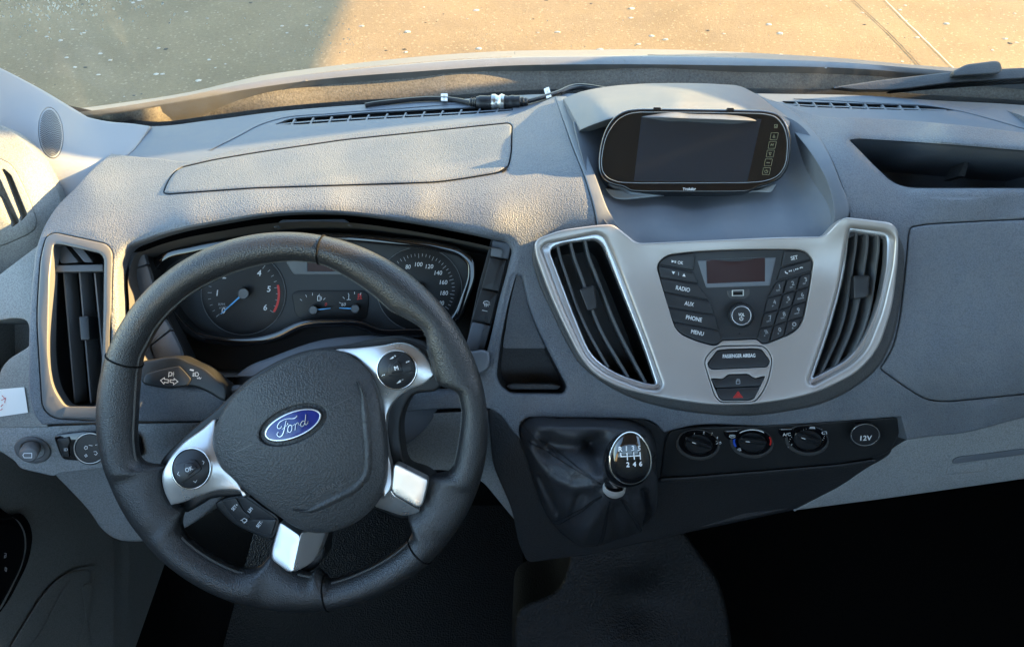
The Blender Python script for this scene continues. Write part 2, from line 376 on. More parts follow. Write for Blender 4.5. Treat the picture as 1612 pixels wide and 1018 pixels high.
# ------------------------------------------------------------------ the ground outside
def box(x0, x1, y0, y1, z0, z1):
    V = [(x, y, z) for x in (x0, x1) for y in (y0, y1) for z in (z0, z1)]
    F = [(0, 1, 3, 2), (4, 6, 7, 5), (0, 4, 5, 1), (2, 3, 7, 6), (0, 2, 6, 4), (1, 5, 7, 3)]
    return V, F
def obox(name, dims, m, kind=None, parent=None, rel=True):
    x0, x1, y0, y1, z0, z1 = dims
    if rel: z0 += CZ; z1 += CZ               # heights given from the eye
    V, F = box(x0, x1, y0, y1, z0, z1); return build(name, V, F, m, parent, False, kind=kind)
def asphalt():
    m = bpy.data.materials.new('asphalt'); m.use_nodes = True; nt = m.node_tree; b = nt.nodes['Principled BSDF']
    g = nt.nodes.new('ShaderNodeNewGeometry')
    def noise(sc, det, ro=.6):
        n = nt.nodes.new('ShaderNodeTexNoise'); n.inputs['Scale'].default_value = sc; n.inputs['Detail'].default_value = det; n.inputs['Roughness'].default_value = ro
        nt.links.new(g.outputs['Position'], n.inputs['Vector']); return n
    n1 = noise(48, 8, .85); n2 = noise(1.3, 4)
    r = nt.nodes.new('ShaderNodeValToRGB'); e = r.color_ramp.elements
    e[0].position = .36; e[0].color = (.165, .113, .057, 1); e[1].position = .66; e[1].color = (.25, .174, .090, 1)
    nt.links.new(n1.outputs[0], r.inputs[0])
    mx = nt.nodes.new('ShaderNodeMix'); mx.data_type = 'RGBA'; mx.blend_type = 'MULTIPLY'; mx.inputs[0].default_value = .5
    r2 = nt.nodes.new('ShaderNodeMapRange'); r2.inputs[1].default_value = .3; r2.inputs[2].default_value = .7; r2.inputs[3].default_value = .65; r2.inputs[4].default_value = 1.3
    nt.links.new(n2.outputs[0], r2.inputs[0]); nt.links.new(r.outputs[0], mx.inputs[6]); nt.links.new(r2.outputs[0], mx.inputs[7])
    v = nt.nodes.new('ShaderNodeTexVoronoi'); v.inputs['Scale'].default_value = 26; nt.links.new(g.outputs['Position'], v.inputs['Vector'])
    lt = nt.nodes.new('ShaderNodeMath'); lt.operation = 'LESS_THAN'; lt.inputs[1].default_value = .2; nt.links.new(v.outputs['Distance'], lt.inputs[0])
    mx3 = nt.nodes.new('ShaderNodeMix'); mx3.data_type = 'RGBA'; mx3.inputs[7].default_value = (.29, .21, .118, 1)
    nt.links.new(lt.outputs[0], mx3.inputs[0]); nt.links.new(mx.outputs[2], mx3.inputs[6])
    nt.links.new(mx3.outputs[2], b.inputs['Base Color']); b.inputs['Roughness'].default_value = .85; b.inputs['Specular IOR Level'].default_value = .3
    bp = nt.nodes.new('ShaderNodeBump'); bp.inputs['Distance'].default_value = .004; nt.links.new(n1.outputs[0], bp.inputs['Height']); nt.links.new(bp.outputs[0], b.inputs['Normal'])
    return m
M['asphalt'] = asphalt()
g = build('ground', [(-60, -60, 0), (60, -60, 0), (60, 60, 0), (-60, 60, 0)], [(0, 1, 2, 3)], M['asphalt'], None, False, kind='structure')
G = Plane(800, 50, depth_of(800, 50, 'Z', -CZ), 90)
M['joint'] = mat('joint_tar', (.03, .026, .022), .8)
M['chalk'] = mat('chalky_scratch', (.52, .45, .36), .8)
M['pebble'] = mat('pale_pebble', (.40, .35, .28), .7, var=.2, vscale=20)
M['leaf'] = mat('dark_litter', (.05, .042, .03), .8)
for nm, pts, w, mm, lab in (('pavement_joint', [(1300, -40), (1342, 0), (1402, 56), (1460, 118)], .008, M['joint'], 'thin dark joint line running across the sunlit pavement'),
                       ('chalk_line', [(1345, -50), (1392, 0), (1450, 58), (1505, 112)], .006, M['chalk'], 'thin pale scratch line beside the dark pavement joint')):
    L = spline(pts, 8, False); P = G(L[:, 0], L[:, 1]); P[:, 2] = .004
    P[:, 0] += np.random.normal(0, .0012, len(P))
    V = []; F = []
    for i, p in enumerate(P):
        ww = w*(.7+.6*random.random())/2; V += [p+np.array([-ww, 0, 0]), p+np.array([ww, 0, 0])]
        if i: F.append((2*i-2, 2*i-1, 2*i+1, 2*i))
    o = build(nm, V, F, mm, None, False, kind='structure')
# loose grit and crumbs lying on the asphalt
def litter(name, n, size, m, label, seed):
    rs = np.random.RandomState(seed); V = []; F = []
    for i in range(n):
        x, y = rs.uniform(-4.0, 5.0), rs.uniform(2.6, 7.5); s = size*rs.uniform(.35, 1.0)**1.6*1.3; a = rs.uniform(0, 6.28); k = rs.uniform(.45, 1)
        b = len(V); top = []
        for j in range(6):
            w = a+j*math.pi/3; q = s*rs.uniform(.75, 1.15); V.append((x+q*math.cos(w), y+q*k*math.sin(w), .0005))
        for j in range(6):
            w = a+j*math.pi/3; q = s*.6*rs.uniform(.8, 1.15); V.append((x+q*math.cos(w), y+q*k*math.sin(w), s*rs.uniform(.15, .3)))
        F += [(b+j, b+(j+1) % 6, b+6+(j+1) % 6, b+6+j) for j in range(6)]+[tuple(range(b+6, b+12))]
    o = build(name, V, F, m, None, False, kind='stuff'); return tag(o, label, 'litter')
litter('gravel_crumbs', 420, .017, M['pebble'], 'pale gravel crumbs scattered over the pavement ahead', 3)
litter('leaf_litter', 260, .013, M['leaf'], 'dark specks of leaf litter on the pavement ahead', 4)
# ------------------------------------------------------------------ the cab round the camera
obox('floor', (-.66, 1.16, -1.25, 1.0, -1.36, -1.33), M['carpet'], 'structure')
obox('firewall', (-.70, 1.20, .985, 1.0, -1.33, -.56), M['void'], 'structure')
obox('dash_sun_block', (-.60, 1.10, .80, .92, -1.0, -.565), M['void'], 'structure')  # unseen filler inside the dash, added to stop sunlight leaking through
obox('wall_right', (1.10, 1.16, -1.25, 1.08, -1.33, -.18), M['greyl'], 'structure')  # cab wall raised above its sill to keep low sun off the bezel
obox('sun_block_right', (1.101, 1.159, -1.25, .80, -.178, .10), M['greyl'], 'structure')  # added on top of the wall to keep direct sun off the wheel
obox('wall_left', (-.72, -.66, -1.25, .78, -1.33, -.50), M['greyl'], 'structure')
obox('wall_rear', (-.70, 1.16, -1.31, -1.25, -1.33, -.12), M['greyl'], 'structure')
for nm, x0, x1 in (('window_header_right', 1.06, 1.12), ('window_header_left', -.66, -.60)):
    obox(nm, (x0, x1, -1.25, .74, .44, .54), M['roof'], 'structure')
for nm, x0, x1 in (('pillar_rear_right', 1.09, 1.15), ('pillar_rear_left', -.69, -.63)):
    obox(nm, (x0, x1, -1.25, -.75, -.50, .44), M['roof'], 'structure')
obox('ceiling', (-.70, 1.16, -1.25, .78, .54, .58), M['roof'], 'structure')
def bar3(name, a, b, w, m, kind='structure'):
    V, F = tube3([np.array(a)+EYE, np.array(b)+EYE], w, 10); return build(name, V, F, m, None, True, kind=kind)
bar3('shade_pillar_right', (1.14, 1.22, -.52), (1.08, 1.14, .54), .075, M['pillar'])  # right pillar moved ahead of the glass to shade ledge and left trim
bar3('windshield_pillar_left', (-.76, .95, -.40), (-.66, .74, .54), .04, M['pillar'])
# made-up slab on posts, added out of view to shade the left pavement
CXE = 5.0; _y0 = 2.7+(CXE+1.14)/math.tan(SUN_AZ); _h = (CXE+1.14)*math.tan(SUN_EL)/math.sin(SUN_AZ)
cnp = build('shadow_blocker', *box(CXE-.3, CXE, _y0, _y0+13, _h, _h+3.2), M['roof'], None, False, kind='structure')
for yy in (_y0+8, _y0+12.6): build('shadow_blocker_post', *box(CXE-.25, CXE-.05, yy, yy+.2, 0, _h), M['roof'], None, False, kind='structure')
# ------------------------------------------------------------------ windscreen, cowl, bonnet, wiper
base = [(-60, 130), (0, 152), (60, 172), (134, 190), (190, 201), (236, 205), (335, 195), (436, 182), (540, 173), (700, 164), (819, 156), (1000, 152), (1220, 153), (1367, 156), (1467, 163), (1612, 172), (1720, 184)]
SB = Surf([(p[0], p[1], 'Z', -.515) for p in base[3:]]+[(0, 152, 'X', -.655), (-60, 130, 'X', -.66), (60, 172, 'X', -.62)])
LB = spline(base, 20, False)
PB = SB(LB[:, 0], LB[:, 1]); PB[:, 1] += .012
PB[:, 2] = CZ-.530
def glass_mat():
    m = bpy.data.materials.new('windscreen_glass'); m.use_nodes = True; nt = m.node_tree; nt.nodes.clear()
    out = nt.nodes.new('ShaderNodeOutputMaterial'); tr = nt.nodes.new('ShaderNodeBsdfTransparent'); tr.inputs[0].default_value = (.95, .97, .96, 1)
    gl = nt.nodes.new('ShaderNodeBsdfGlossy'); gl.inputs['Roughness'].default_value = .03
    fr = nt.nodes.new('ShaderNodeFresnel'); fr.inputs[0].default_value = 1.45
    mul = nt.nodes.new('ShaderNodeMath'); mul.operation = 'MULTIPLY'; mul.inputs[1].default_value = .8; nt.links.new(fr.outputs[0], mul.inputs[0])
    m1 = nt.nodes.new('ShaderNodeMixShader'); nt.links.new(mul.outputs[0], m1.inputs[0]); nt.links.new(tr.outputs[0], m1.inputs[1]); nt.links.new(gl.outputs[0], m1.inputs[2])
    df = nt.nodes.new('ShaderNodeBsdfDiffuse'); df.inputs[0].default_value = (.75, .72, .66, 1)
    tl = nt.nodes.new('ShaderNodeBsdfTranslucent'); tl.inputs[0].default_value = (.75, .72, .66, 1)
    md = nt.nodes.new('ShaderNodeMixShader'); md.inputs[0].default_value = .5; nt.links.new(df.outputs[0], md.inputs[1]); nt.links.new(tl.outputs[0], md.inputs[2])
    g = nt.nodes.new('ShaderNodeNewGeometry'); n = nt.nodes.new('ShaderNodeTexNoise'); n.inputs['Scale'].default_value = 14; n.inputs['Detail'].default_value = 9; n.inputs['Roughness'].default_value = .8
    nt.links.new(g.outputs['Position'], n.inputs['Vector'])
    r = nt.nodes.new('ShaderNodeMapRange'); r.inputs[1].default_value = .45; r.inputs[2].default_value = .8; r.inputs[3].default_value = .006; r.inputs[4].default_value = .09; nt.links.new(n.outputs[0], r.inputs[0])
    m2 = nt.nodes.new('ShaderNodeMixShader'); nt.links.new(r.outputs[0], m2.inputs[0]); nt.links.new(m1.outputs[0], m2.inputs[1]); nt.links.new(md.outputs[0], m2.inputs[2])
    nt.links.new(m2.outputs[0], out.inputs[0]); return m
M['glass'] = glass_mat()
top = np.stack([np.interp(PB[:, 0], [-.66, .24, 1.12], [-.63, .24, 1.07]), .68+.10*(1-((PB[:, 0]-.24)/.9)**2), np.full(len(PB), CZ+.54)], 1)
rows = [PB+(top-PB)*t+np.array([0, .03, .03])*math.sin(math.pi*t) for t in np.linspace(0, 1, 10)]
ws = loft('windshield', rows, M['glass'], None, closed=False)
tag(ws, 'large curved windscreen glass above the dashboard, slightly dusty', 'windshield')
# where the ledge meets the glass, and the scuttle outside it
gap = [(60, 172), (134, 187), (190, 200), (236, 207), (335, 197), (436, 184), (540, 175), (700, 166), (819, 158), (1000, 154), (1220, 155), (1367, 158), (1467, 165), (1612, 174), (1720, 186)]
edge = [(100, 186), (151, 182), (268, 164), (402, 141), (480, 130), (668, 114), (802, 105.5), (940, 103.5), (1135, 105), (1340, 110), (1454, 118), (1612, 131), (1720, 142)]
SC = Surf([(p[0], p[1], 'Z', -.545) for p in gap[1::2]]+[(p[0], p[1], 'Z', -.515) for p in edge[1:]])
def resample(pts, n):
    L = spline(pts, 4, False); s = np.r_[0, np.cumsum(np.linalg.norm(np.diff(L, axis=0), axis=1))]; t = np.linspace(0, s[-1], n)
    return np.stack([np.interp(t, s, L[:, 0]), np.interp(t, s, L[:, 1])], 1)
ga, ea = resample(gap, 60), resample(edge, 60)
seal_up = [(p[0], p[1]-12) for p in ga]
cw = [SC(ga[:, 0]*(1-t)+ea[:, 0]*t, (ga[:, 1]+14)*(1-t)+(ea[:, 1]+1)*t, 0) for t in (0, .3, .42, .55, .7, .85, 1)]
cw[2][:, 2] -= .004
cowl = loft('scuttle_panel', cw, M['cowl'], None, closed=False, flip=True)
tag(cowl, 'dusty dark scuttle strip between windscreen foot and bonnet', 'scuttle panel')
# black rubber seal that the ledge tucks under
def band(lo, hi): return np.concatenate([lo, hi[::-1]])
g1 = resample(gap, 70); g2 = g1.copy(); g2[:, 1] -= 15.5; g1[:, 1] += 6
SSE = Surf([(p[0], p[1]-8, 'Z', -.520) for p in gap[1:]]+[(p[0], p[1]-30, 'Z', -.515) for p in gap[1::3]])
tag(panel('windshield_seal', band(g1, g2), SSE, M['void'], None, off=.004, bev=2, depth=.01, step=14), 'black rubber seal along the foot of the windscreen', 'seal')
# bonnet: a narrow band of pale paint before it falls away
crest = [(60, 190), (151, 178), (268, 160), (400, 130), (470, 120), (588, 106), (701, 95.5), (802, 90), (940, 88), (1014, 87), (1135, 90), (1235, 95), (1340, 101.5), (1454, 112), (1612, 124), (1720, 134)]
ca = resample(crest, 60)
SBn = Surf([(p[0], p[1], 'Z', -.512) for p in edge[1:]]+[(p[0], p[1], 'Z', -.512) for p in crest[1:-1:2]])
e3 = SBn(ea[:, 0], ea[:, 1]); c3 = SBn(ca[:, 0], ca[:, 1])
r0 = e3.copy(); r0[:, 2] -= .03; r0[:, 1] += .004
r1 = e3.copy(); r1[:, 2] += .002; rm = (e3+c3)/2; rm[:, 2] += .006
f1 = c3+np.array([0, .05, -.014]); f2 = c3+np.array([0, .25, -.14]); f3 = c3+np.array([0, .5, -.34]); f4 = c3+np.array([0, .60, -.75])
bon = thing('bonnet', 'pale silver bonnet edge beyond the windscreen foot', 'bonnet', (.24, 1.3, CZ-.8))
loft('bonnet_skin', [r0, e3, r1, rm, c3, f1, f2, f3, f4], M['bonnet'], bon, closed=False, flip=True, angle=60)
for pts in ([(478, 119.5), (560, 108.5), (640, 101), (720, 94.5), (806, 90.5)], [(1020, 87.5), (1100, 90), (1180, 93.5), (1270, 99), (1378, 106)]):
    L = np.array(pts); w = 3.2
    Lp = np.concatenate([L-[0, w*.5], (L+[0, w*.5])[::-1]])
    panel('bonnet_groove', dens(Lp, 20), SBn, M['cowl'], bon, off=.0045, bev=.4, depth=.003, step=40)
for p in ((482, 127), (660, 99), (868, 98), (1050, 96), (620, 112), (1190, 101), (1300, 107)):
    panel('bonnet_chip', ellipse(p[0], p[1], 2.0, 1.0, 0, 10), SBn, M['cowl'], bon, off=.0062, bev=.2, depth=.001, step=30)
# wiper
wp = thing('wiper', 'dark dusty wiper arm resting at the foot of the windscreen', 'wiper', SC(np.array([1500.]), np.array([125.]))[0])
SW = Surf([(1330, 145, 'Z', -.51), (1500, 120, 'Z', -.485), (1640, 108, 'Z', -.478), (1500, 160, 'Z', -.50), (1400, 100, 'Z', -.49)])
panel('arm', rpoly(zc(1200, 0, 2.995, [(330, 412), (560, 378), (760, 355), (905, 338), (1130, 325), (1290, 318), (1290, 366), (1130, 375), (900, 388), (700, 415), (600, 424), (450, 424)]), 3), SW, M['wiper'], wp, off=.01, bev=2.2, depth=.010, step=12)
panel('cap', rpoly(zc(1200, 0, 2.995, [(900, 335), (960, 305), (1090, 288), (1118, 290), (1132, 325), (1120, 345), (900, 360)]), 5), SW, M['wiper'], wp, off=.021, bev=3, depth=.02, step=10)
panel('blade', rpoly(zc(1200, 0, 2.995, [(600, 428), (760, 407), (1000, 388), (1290, 372), (1290, 380), (1000, 397), (760, 415), (620, 430)]), 1), SW, M['void'], wp, off=.004, bev=.6, depth=.012, step=12)

# dried drops and specks on the outside of the glass, thickest at the upper left
from mathutils.bvhtree import BVHTree
_me = ws.data; _bv = BVHTree.FromPolygons([ws.location+v.co for v in _me.vertices], [tuple(p.vertices) for p in _me.polygons])
M['drop'] = mat('water_drop', (.75, .76, .76), .15, spec=.8)
rs = np.random.RandomState(11); V = []; F = []
def drop(px, py, r):
    dv = ray(np.array([px]), np.array([py]))[0]; h = _bv.ray_cast(Vector(EYE), Vector(dv))
    if h[0] is None: return
    n = h[1] if h[1].y > 0 else -h[1]; t = n.orthogonal().normalized(); u = n.cross(t); c = h[0]; a0 = rs.uniform(0, 6); k = rs.uniform(.35, 1); b = len(V)
    for j in range(7):
        w = a0+j*2*math.pi/7; q = r*rs.uniform(.7, 1.25); V.append(tuple(c+t*q*math.cos(w)+u*q*k*math.sin(w)+n*.0004))
    V.append(tuple(c+n*(.0004+r*.45))); F.extend([(b+j, b+(j+1) % 7, b+7) for j in range(7)])
for i in range(230):
    x = abs(rs.normal(0, 1))*95+rs.uniform(-30, 70); y = abs(rs.normal(0, 1))*26+rs.uniform(-30, 12); drop(x, y, rs.uniform(.0006, .0021))
for i in range(60): drop(rs.uniform(470, 560), rs.uniform(-20, 90), rs.uniform(.0004, .0013))
for i in range(110): drop(rs.uniform(0, 1612), rs.uniform(-20, 100), rs.uniform(.0003, .0009))
tag(build('glass_specks', V, F, M['drop'], None, True, 60, 'stuff'), 'small dried drops and specks on the windscreen glass', 'drops')
# ------------------------------------------------------------------ dashboard skin
def Z(p, z): return (p[0], p[1], 'Z', z)
SK = Surf([
 # meeting the ledge
 (176, 242, 'Z', -.492), (281, 256, 'Z', -.482), (400, 236, 'Z', -.482), (540, 214, 'Z', -.482), (735, 194, 'Z', -.480), (835, 171, 'Z', -.480), (876, 152, 'Z', -.480),
 # top of the pad and its brow
 (250, 300, 'Z', -.474), (400, 265, 'Z', -.472), (540, 255, 'Z', -.472), (700, 245, 'Z', -.470), (840, 230, 'Z', -.462),
 (300, 330, 'Z', -.463), (400, 310, 'Z', -.458), (520, 303, 'Z', -.456), (660, 315, 'Z', -.458), (780, 340, 'Z', -.466), (860, 300, 'Z', -.462),
 # left shoulder and round the side vent
 (95, 313, 'D', .815), (140, 300, 'D', .812), (170, 340, 'D', .782), (71, 355, 'D', .785), (110, 360, 'D', .772), (58, 391, 'D', .764), (48, 479, 'D', .752), (46, 550, 'D', .75), (60, 655, 'D', .757),
 (180, 400, 'D', .762), (185, 520, 'D', .752), (170, 650, 'D', .765), (330, 640, 'D', .785), (240, 375, 'D', .765), (205, 420, 'D', .765),
 # brow lip
 (340, 345, 'D', .764), (440, 334, 'D', .764), (560, 335, 'D', .766), (680, 352, 'D', .770), (790, 380, 'D', .775),
 # between cluster and centre
 (815, 420, 'D', .785), (780, 560, 'D', .792), (830, 500, 'D', .790), (830, 635, 'D', .797), (930, 345, 'D', .778), (700, 640, 'D', .80), (500, 645, 'D', .795),
 # under the centre bezel
 (900, 400, 'D', .790), (960, 500, 'D', .795), (1000, 610, 'D', .797), (1160, 470, 'D', .80), (1160, 400, 'D', .794), (1160, 640, 'D', .800), (1340, 360, 'D', .786), (1400, 470, 'D', .795), (1330, 600, 'D', .800), (1040, 672, 'D', .812), (1200, 664, 'D', .815), (1400, 650, 'D', .818),
 # passenger side
 (1205, 158, 'Z', -.470), (1283, 182, 'Z', -.468), (1367, 187, 'Z', -.466), (1467, 194, 'Z', -.466), (1612, 210, 'Z', -.466), (1700, 222, 'Z', -.466),
 (1270, 210, 'Z', -.452), (1340, 204, 'Z', -.446), (1480, 206, 'Z', -.438), (1612, 221, 'Z', -.438), (1700, 232, 'Z', -.438),
 (1320, 290, 'D', .795), (1360, 280, 'D', .80), (1430, 300, 'D', .806), (1612, 302, 'D', .81), (1700, 302, 'D', .812),
 (1420, 345, 'D', .793), (1520, 345, 'D', .797), (1680, 335, 'D', .80), (1500, 480, 'D', .797), (1660, 480, 'D', .80), (1440, 610, 'D', .80), (1560, 630, 'D', .806), (1690, 615, 'D', .812), (1500, 670, 'D', .828), (1650, 655, 'D', .83)], smooth=8e-4)
dash = thing('dashboard', 'wide grey moulded dashboard with brow over the gauges and passenger shelf', 'dashboard', EYE+np.array([.24, .75, -.62]))
skin_out = spline([(176, 242, 1), (215, 247), (261, 251), (281, 254), (368, 237), (400, 232), (540, 212), (640, 202), (735, 193), (802, 183), (835, 171), (860, 158), (874, 152, 1),
  (900, 228), (924, 291), (937, 340), (940, 366, 1), (880, 380), (862, 396), (880, 470), (925, 570), (980, 606), (1060, 626), (1180, 632), (1280, 615), (1345, 584), (1380, 540), (1397, 470), (1398, 375), (1340, 360, 1),
  (1336, 335), (1323, 288), (1286, 214), (1240, 172), (1206, 157, 1), (1240, 166), (1283, 181), (1367, 186), (1467, 193), (1612, 209), (1745, 226, 1),
  (1745, 632, 1), (1612, 657), (1510, 682), (1461, 687), (1428, 692, 1), (1418, 655, 1), (1296, 664), (1210, 669), (1080, 671), (1046, 680, 1), (1034, 668, 1), (1022, 661), (1000, 658, 1), (832, 656, 1), (820, 664), (819, 690, 1), (808, 680), (790, 655), (771, 643), (740, 642), (600, 650), (320, 662), (149, 665), (67, 668, 1), (56, 655), (50, 638), (46, 550), (48, 479), (53, 426), (58, 391), (71, 355), (92, 323), (117, 298), (144, 268)], 7)
open_cl = spline([(205, 391), (231, 379), (282, 363), (338, 352), (440, 337), (534, 336), (629, 347), (723, 364), (773, 375), (800, 383), (805, 392), (801, 414), (786, 471), (767, 552), (757, 585), (740, 600), (600, 604), (400, 606), (280, 604), (222, 592), (200, 560), (192, 520), (190, 480), (191, 420)], 7)
cubby = rpoly([(808, 436, 7), (821, 434, 6), (834, 490, 30), (858, 543, 30), (893, 609, 10), (887, 620, 8), (800, 619, 18), (781, 598, 18), (787, 545, 30), (799, 480, 20)], 5)
vseat = rpoly([(72, 372, 10), (85, 365, 8), (168, 383, 12), (178, 396, 8), (176, 470, 20), (172, 590, 20), (160, 663, 6), (84, 659, 20), (66, 642, 20), (57, 500, 30), (63, 405, 20)], 6)
shelf = rpoly([(1337, 221, 4), (1352, 219, 10), (1480, 227, 60), (1612, 238, 60), (1722, 247, 2), (1722, 297, 2), (1600, 296, 30), (1432, 296, 22), (1405, 288, 22), (1374, 259, 24), (1350, 234, 15)], 5)
lid_o = dens(rpoly([(284, 263, 8), (335, 251, 20), (400, 240, 20), (540, 219.5, 20), (640, 209.5, 20), (735, 199.5, 20), (800, 193, 5), (807, 197, 6), (806, 240, 10), (801, 263, 6), (785, 273, 10), (735, 281.5, 20), (688, 288, 20), (581, 291.5, 20), (400, 297, 20), (264, 306.5, 4), (256, 304, 4), (262, 288, 10), (272, 272, 10)], 5), 7)
glb_o = rpoly([(1432, 357, 8), (1460, 352, 10), (1540, 347.5, 40), (1718, 340, 2), (1718, 611, 2), (1612, 621, 30), (1490, 633, 20), (1458, 630, 16), (1427, 611, 16), (1384, 580, 6), (1405, 548, 20), (1416, 500, 20), (1425, 418, 20), (1429, 372, 10)], 6)
panel('skin', skin_out, SK, M['pad'], dash, bev=2.4, holes=[open_cl, cubby, vseat, shelf, lid_o, glb_o], hbev=[15, 7, 2, 13, 2.6, 2.2], depth=.03, hdepth=[.012, .02, .02, .012, .012, .012], step=11, nb=4)
ld = panel('storage_lid', inset(lid_o, 1.8), SK, M['pad'], dash, off=.004, bev=5, depth=.012, step=11)
panel('lid_catch', rpoly([(788, 264), (799, 262), (798, 267), (790, 272)], 2), SK, M['void'], dash, off=.0022, bev=.5, depth=.003, step=30)
gb = panel('glovebox_lid', inset(glb_o, 1.6), SK, M['pad'], dash, off=.0012, bev=3.6, depth=.012, step=12)
def cavity(name, loop, surf, off0, depth, shrink, m, parent, shift=(0, 0, 0), cap=True, kind=None):
    L = np.asarray(loop); L = L if area(L) < 0 else L[::-1]
    P0 = surf(L[:, 0], L[:, 1], off0); c = P0.mean(0); P1 = c+(P0-c)*shrink+AF*depth+np.array(shift)
    return loft(name, [P0, P0+(P1-P0)*.5, P1], m, parent, cap1=cap, angle=35, kind=kind)
cavity('cubby_liner', inset(cubby, 1), SK, -.012, .034, .9, M['blackgrain'], dash)
panel('cubby_wall', rpoly([(814, 431, 3), (820, 433, 3), (840, 494, 20), (861, 548, 6), (791, 548, 6), (802, 480, 20)], 3), SK, M['pad'], dash, off=-.006, bev=0, depth=.004, step=10, fall=lambda x, y: -.016*np.clip((y-430)/118, 0, 1))
panel('cubby_tray', rpoly([(796, 607), (806, 604), (868, 604), (884, 607), (878, 613), (804, 613)], 3), SK, M['blackgrain'], dash, off=-.012, bev=1.5, depth=.02, step=20)
cavity('shelf_liner', inset(shelf, 1), SK, -.008, .14, .97, M['trim'], dash, shift=(0, .0, .0))
# rib standing in the passenger shelf
rb = SK(np.array([1525, 1529, 1519, 1509.]), np.array([241, 241, 278, 277.]), -.085)
V, F = merge([([*rb, *(rb+AF*.03)], [(0, 1, 2, 3), (1, 5, 6, 2), (3, 2, 6, 7), (0, 3, 7, 4), (0, 4, 5, 1)])]); build('shelf_rib', V, F, M['lip'], dash, False)
# the dashboard carries on to the passenger door outside the picture
yz = [(.98, -.60), (.98, -.54), (.93, -.512), (.80, -.470), (.72, -.448), (.69, -.452), (.66, -.49), (.60, -.56), (.535, -.64), (.56, -.71), (.62, -.80), (.66, -.84), (.98, -.90)]
ra = np.array([(.655, y, z+CZ) for y, z in yz]); rb2 = np.array([(1.12, y, z+CZ) for y, z in yz])
loft('passenger_end', [ra, rb2], M['pad'], dash, cap0=True, cap1=True)
# dark lip running round the centre bezel
lip_o = spline([(838, 398), (846, 440), (868, 490), (892, 540), (912, 572), (940, 596), (985, 622), (1040, 640), (1100, 650), (1180, 654), (1240, 647), (1290, 636), (1340, 613), (1382, 578), (1404, 536), (1417, 480), (1424, 420), (1421, 385), (1408, 362), (1336, 352), (1305, 378), (1160, 382), (1010, 390), (970, 362), (930, 362), (856, 380), (840, 388)], 7)
lip_h = spline([(862, 396), (880, 470), (925, 560), (980, 596), (1060, 614), (1180, 620), (1280, 603), (1345, 570), (1380, 530), (1392, 470), (1394, 380), (1342, 372), (1312, 394), (1160, 400), (1006, 404), (960, 378), (880, 388)], 7)
panel('bezel_surround', lip_o, SK, M['lip'], dash, off=.004, holes=[lip_h], bev=5, hbev=.5, depth=.012, step=9)
# ------------------------------------------------------------------ ledge under the windscreen with its two demister grilles
SL = Surf([(134, 187, 'Z', -.515), (236, 201, 'Z', -.507), (335, 191, 'Z', -.507), (540, 169, 'Z', -.507), (819, 151, 'Z', -.507), (1000, 147, 'Z', -.507), (1220, 149, 'Z', -.507), (1467, 159, 'Z', -.507), (1612, 167, 'Z', -.507), (1720, 180, 'Z', -.507),
  (198, 243, 'Z', -.50), (281, 256, 'Z', -.492), (540, 217, 'Z', -.492), (735, 196, 'Z', -.490), (850, 185, 'Z', -.490), (1283, 184, 'Z', -.490), (1467, 196, 'Z', -.488), (1612, 212, 'Z', -.488), (1720, 225, 'Z', -.488), (1050, 200, 'Z', -.49)])
led_o = spline([(150, 189, 1), (236, 199), (335, 189), (436, 176), (540, 167), (700, 158), (819, 150), (1000, 146), (1220, 148), (1367, 151), (1467, 158), (1612, 166), (1745, 181, 1), (1745, 243, 1), (1612, 226), (1467, 210), (1283, 200), (1200, 200, 1), (880, 200, 1), (835, 188), (735, 210), (581, 229), (400, 250), (300, 268), (255, 268), (170, 262, 1)], 8)
gl1 = rpoly([(433, 196, 1), (452, 188.5, 6), (467, 185.5, 10), (581, 177, 20), (755, 168.5, 20), (806, 168, 3), (808, 174, 3), (755, 179, 20), (581, 188.5, 20), (467, 196.5, 10)], 2)
gl2 = rpoly([(1230, 159.5, 3), (1300, 161.5, 20), (1367, 163.5, 20), (1450, 166.5, 20), (1480, 169, 6), (1503, 174.5, 1), (1450, 174, 20), (1367, 172, 20), (1267, 168.5, 8), (1240, 165, 4)], 2)
panel('windscreen_ledge', led_o, SL, M['ledge'], dash, bev=2, holes=[gl1, gl2], hbev=1.0, depth=.02, hdepth=.018, step=12)
# raised swage lines that sweep from the grilles over the ledge
for pts in ([(330, 236), (372, 214), (410, 193), (440, 183), (520, 174), (640, 166), (760, 160)], [(1250, 155), (1380, 158), (1470, 163), (1520, 173), (1570, 188), (1625, 206)]):
    L = resample(pts, 40); wv = 7*np.sin(np.linspace(.02, 3.12, 40))+.6
    panel('ledge_swage', np.concatenate([L-np.stack([0*wv, wv*.35], 1), (L+np.stack([0*wv, wv*.65], 1))[::-1]]), SL, M['ledge'], dash, off=.0022, bev=1.0, depth=.004, step=9)
def grille(name, label, loop, slats, bar):
    t = thing(name, label, 'vent grille', SL(np.array([slats[6][0]]), np.array([slats[6][1]]), 0)[0], 'windscreen demister grilles')
    panel('duct', inset(loop, -1.5), SL, M['void'], t, off=-.012, bev=0, depth=.004, step=30)
    for (x0, y0, x1, y1) in slats:
        panel('slat', np.array([(x0-1.3, y0), (x0+1.3, y0), (x1+1.3, y1), (x1-1.3, y1)]), SL, M['ledge'], t, off=-.001, bev=.35, depth=.010, step=40, nb=2)
    L = resample(bar, 30); panel('crossbar', np.concatenate([L-[0, .9], (L+[0, .9])[::-1]]), SL, M['ledge'], t, off=-.003, bev=.3, depth=.009, step=40, nb=2)
sl1 = [(462+29.2*i+2, 187-1.62*i, 462+29.2*i-3, 197-1.72*i) for i in range(12)]
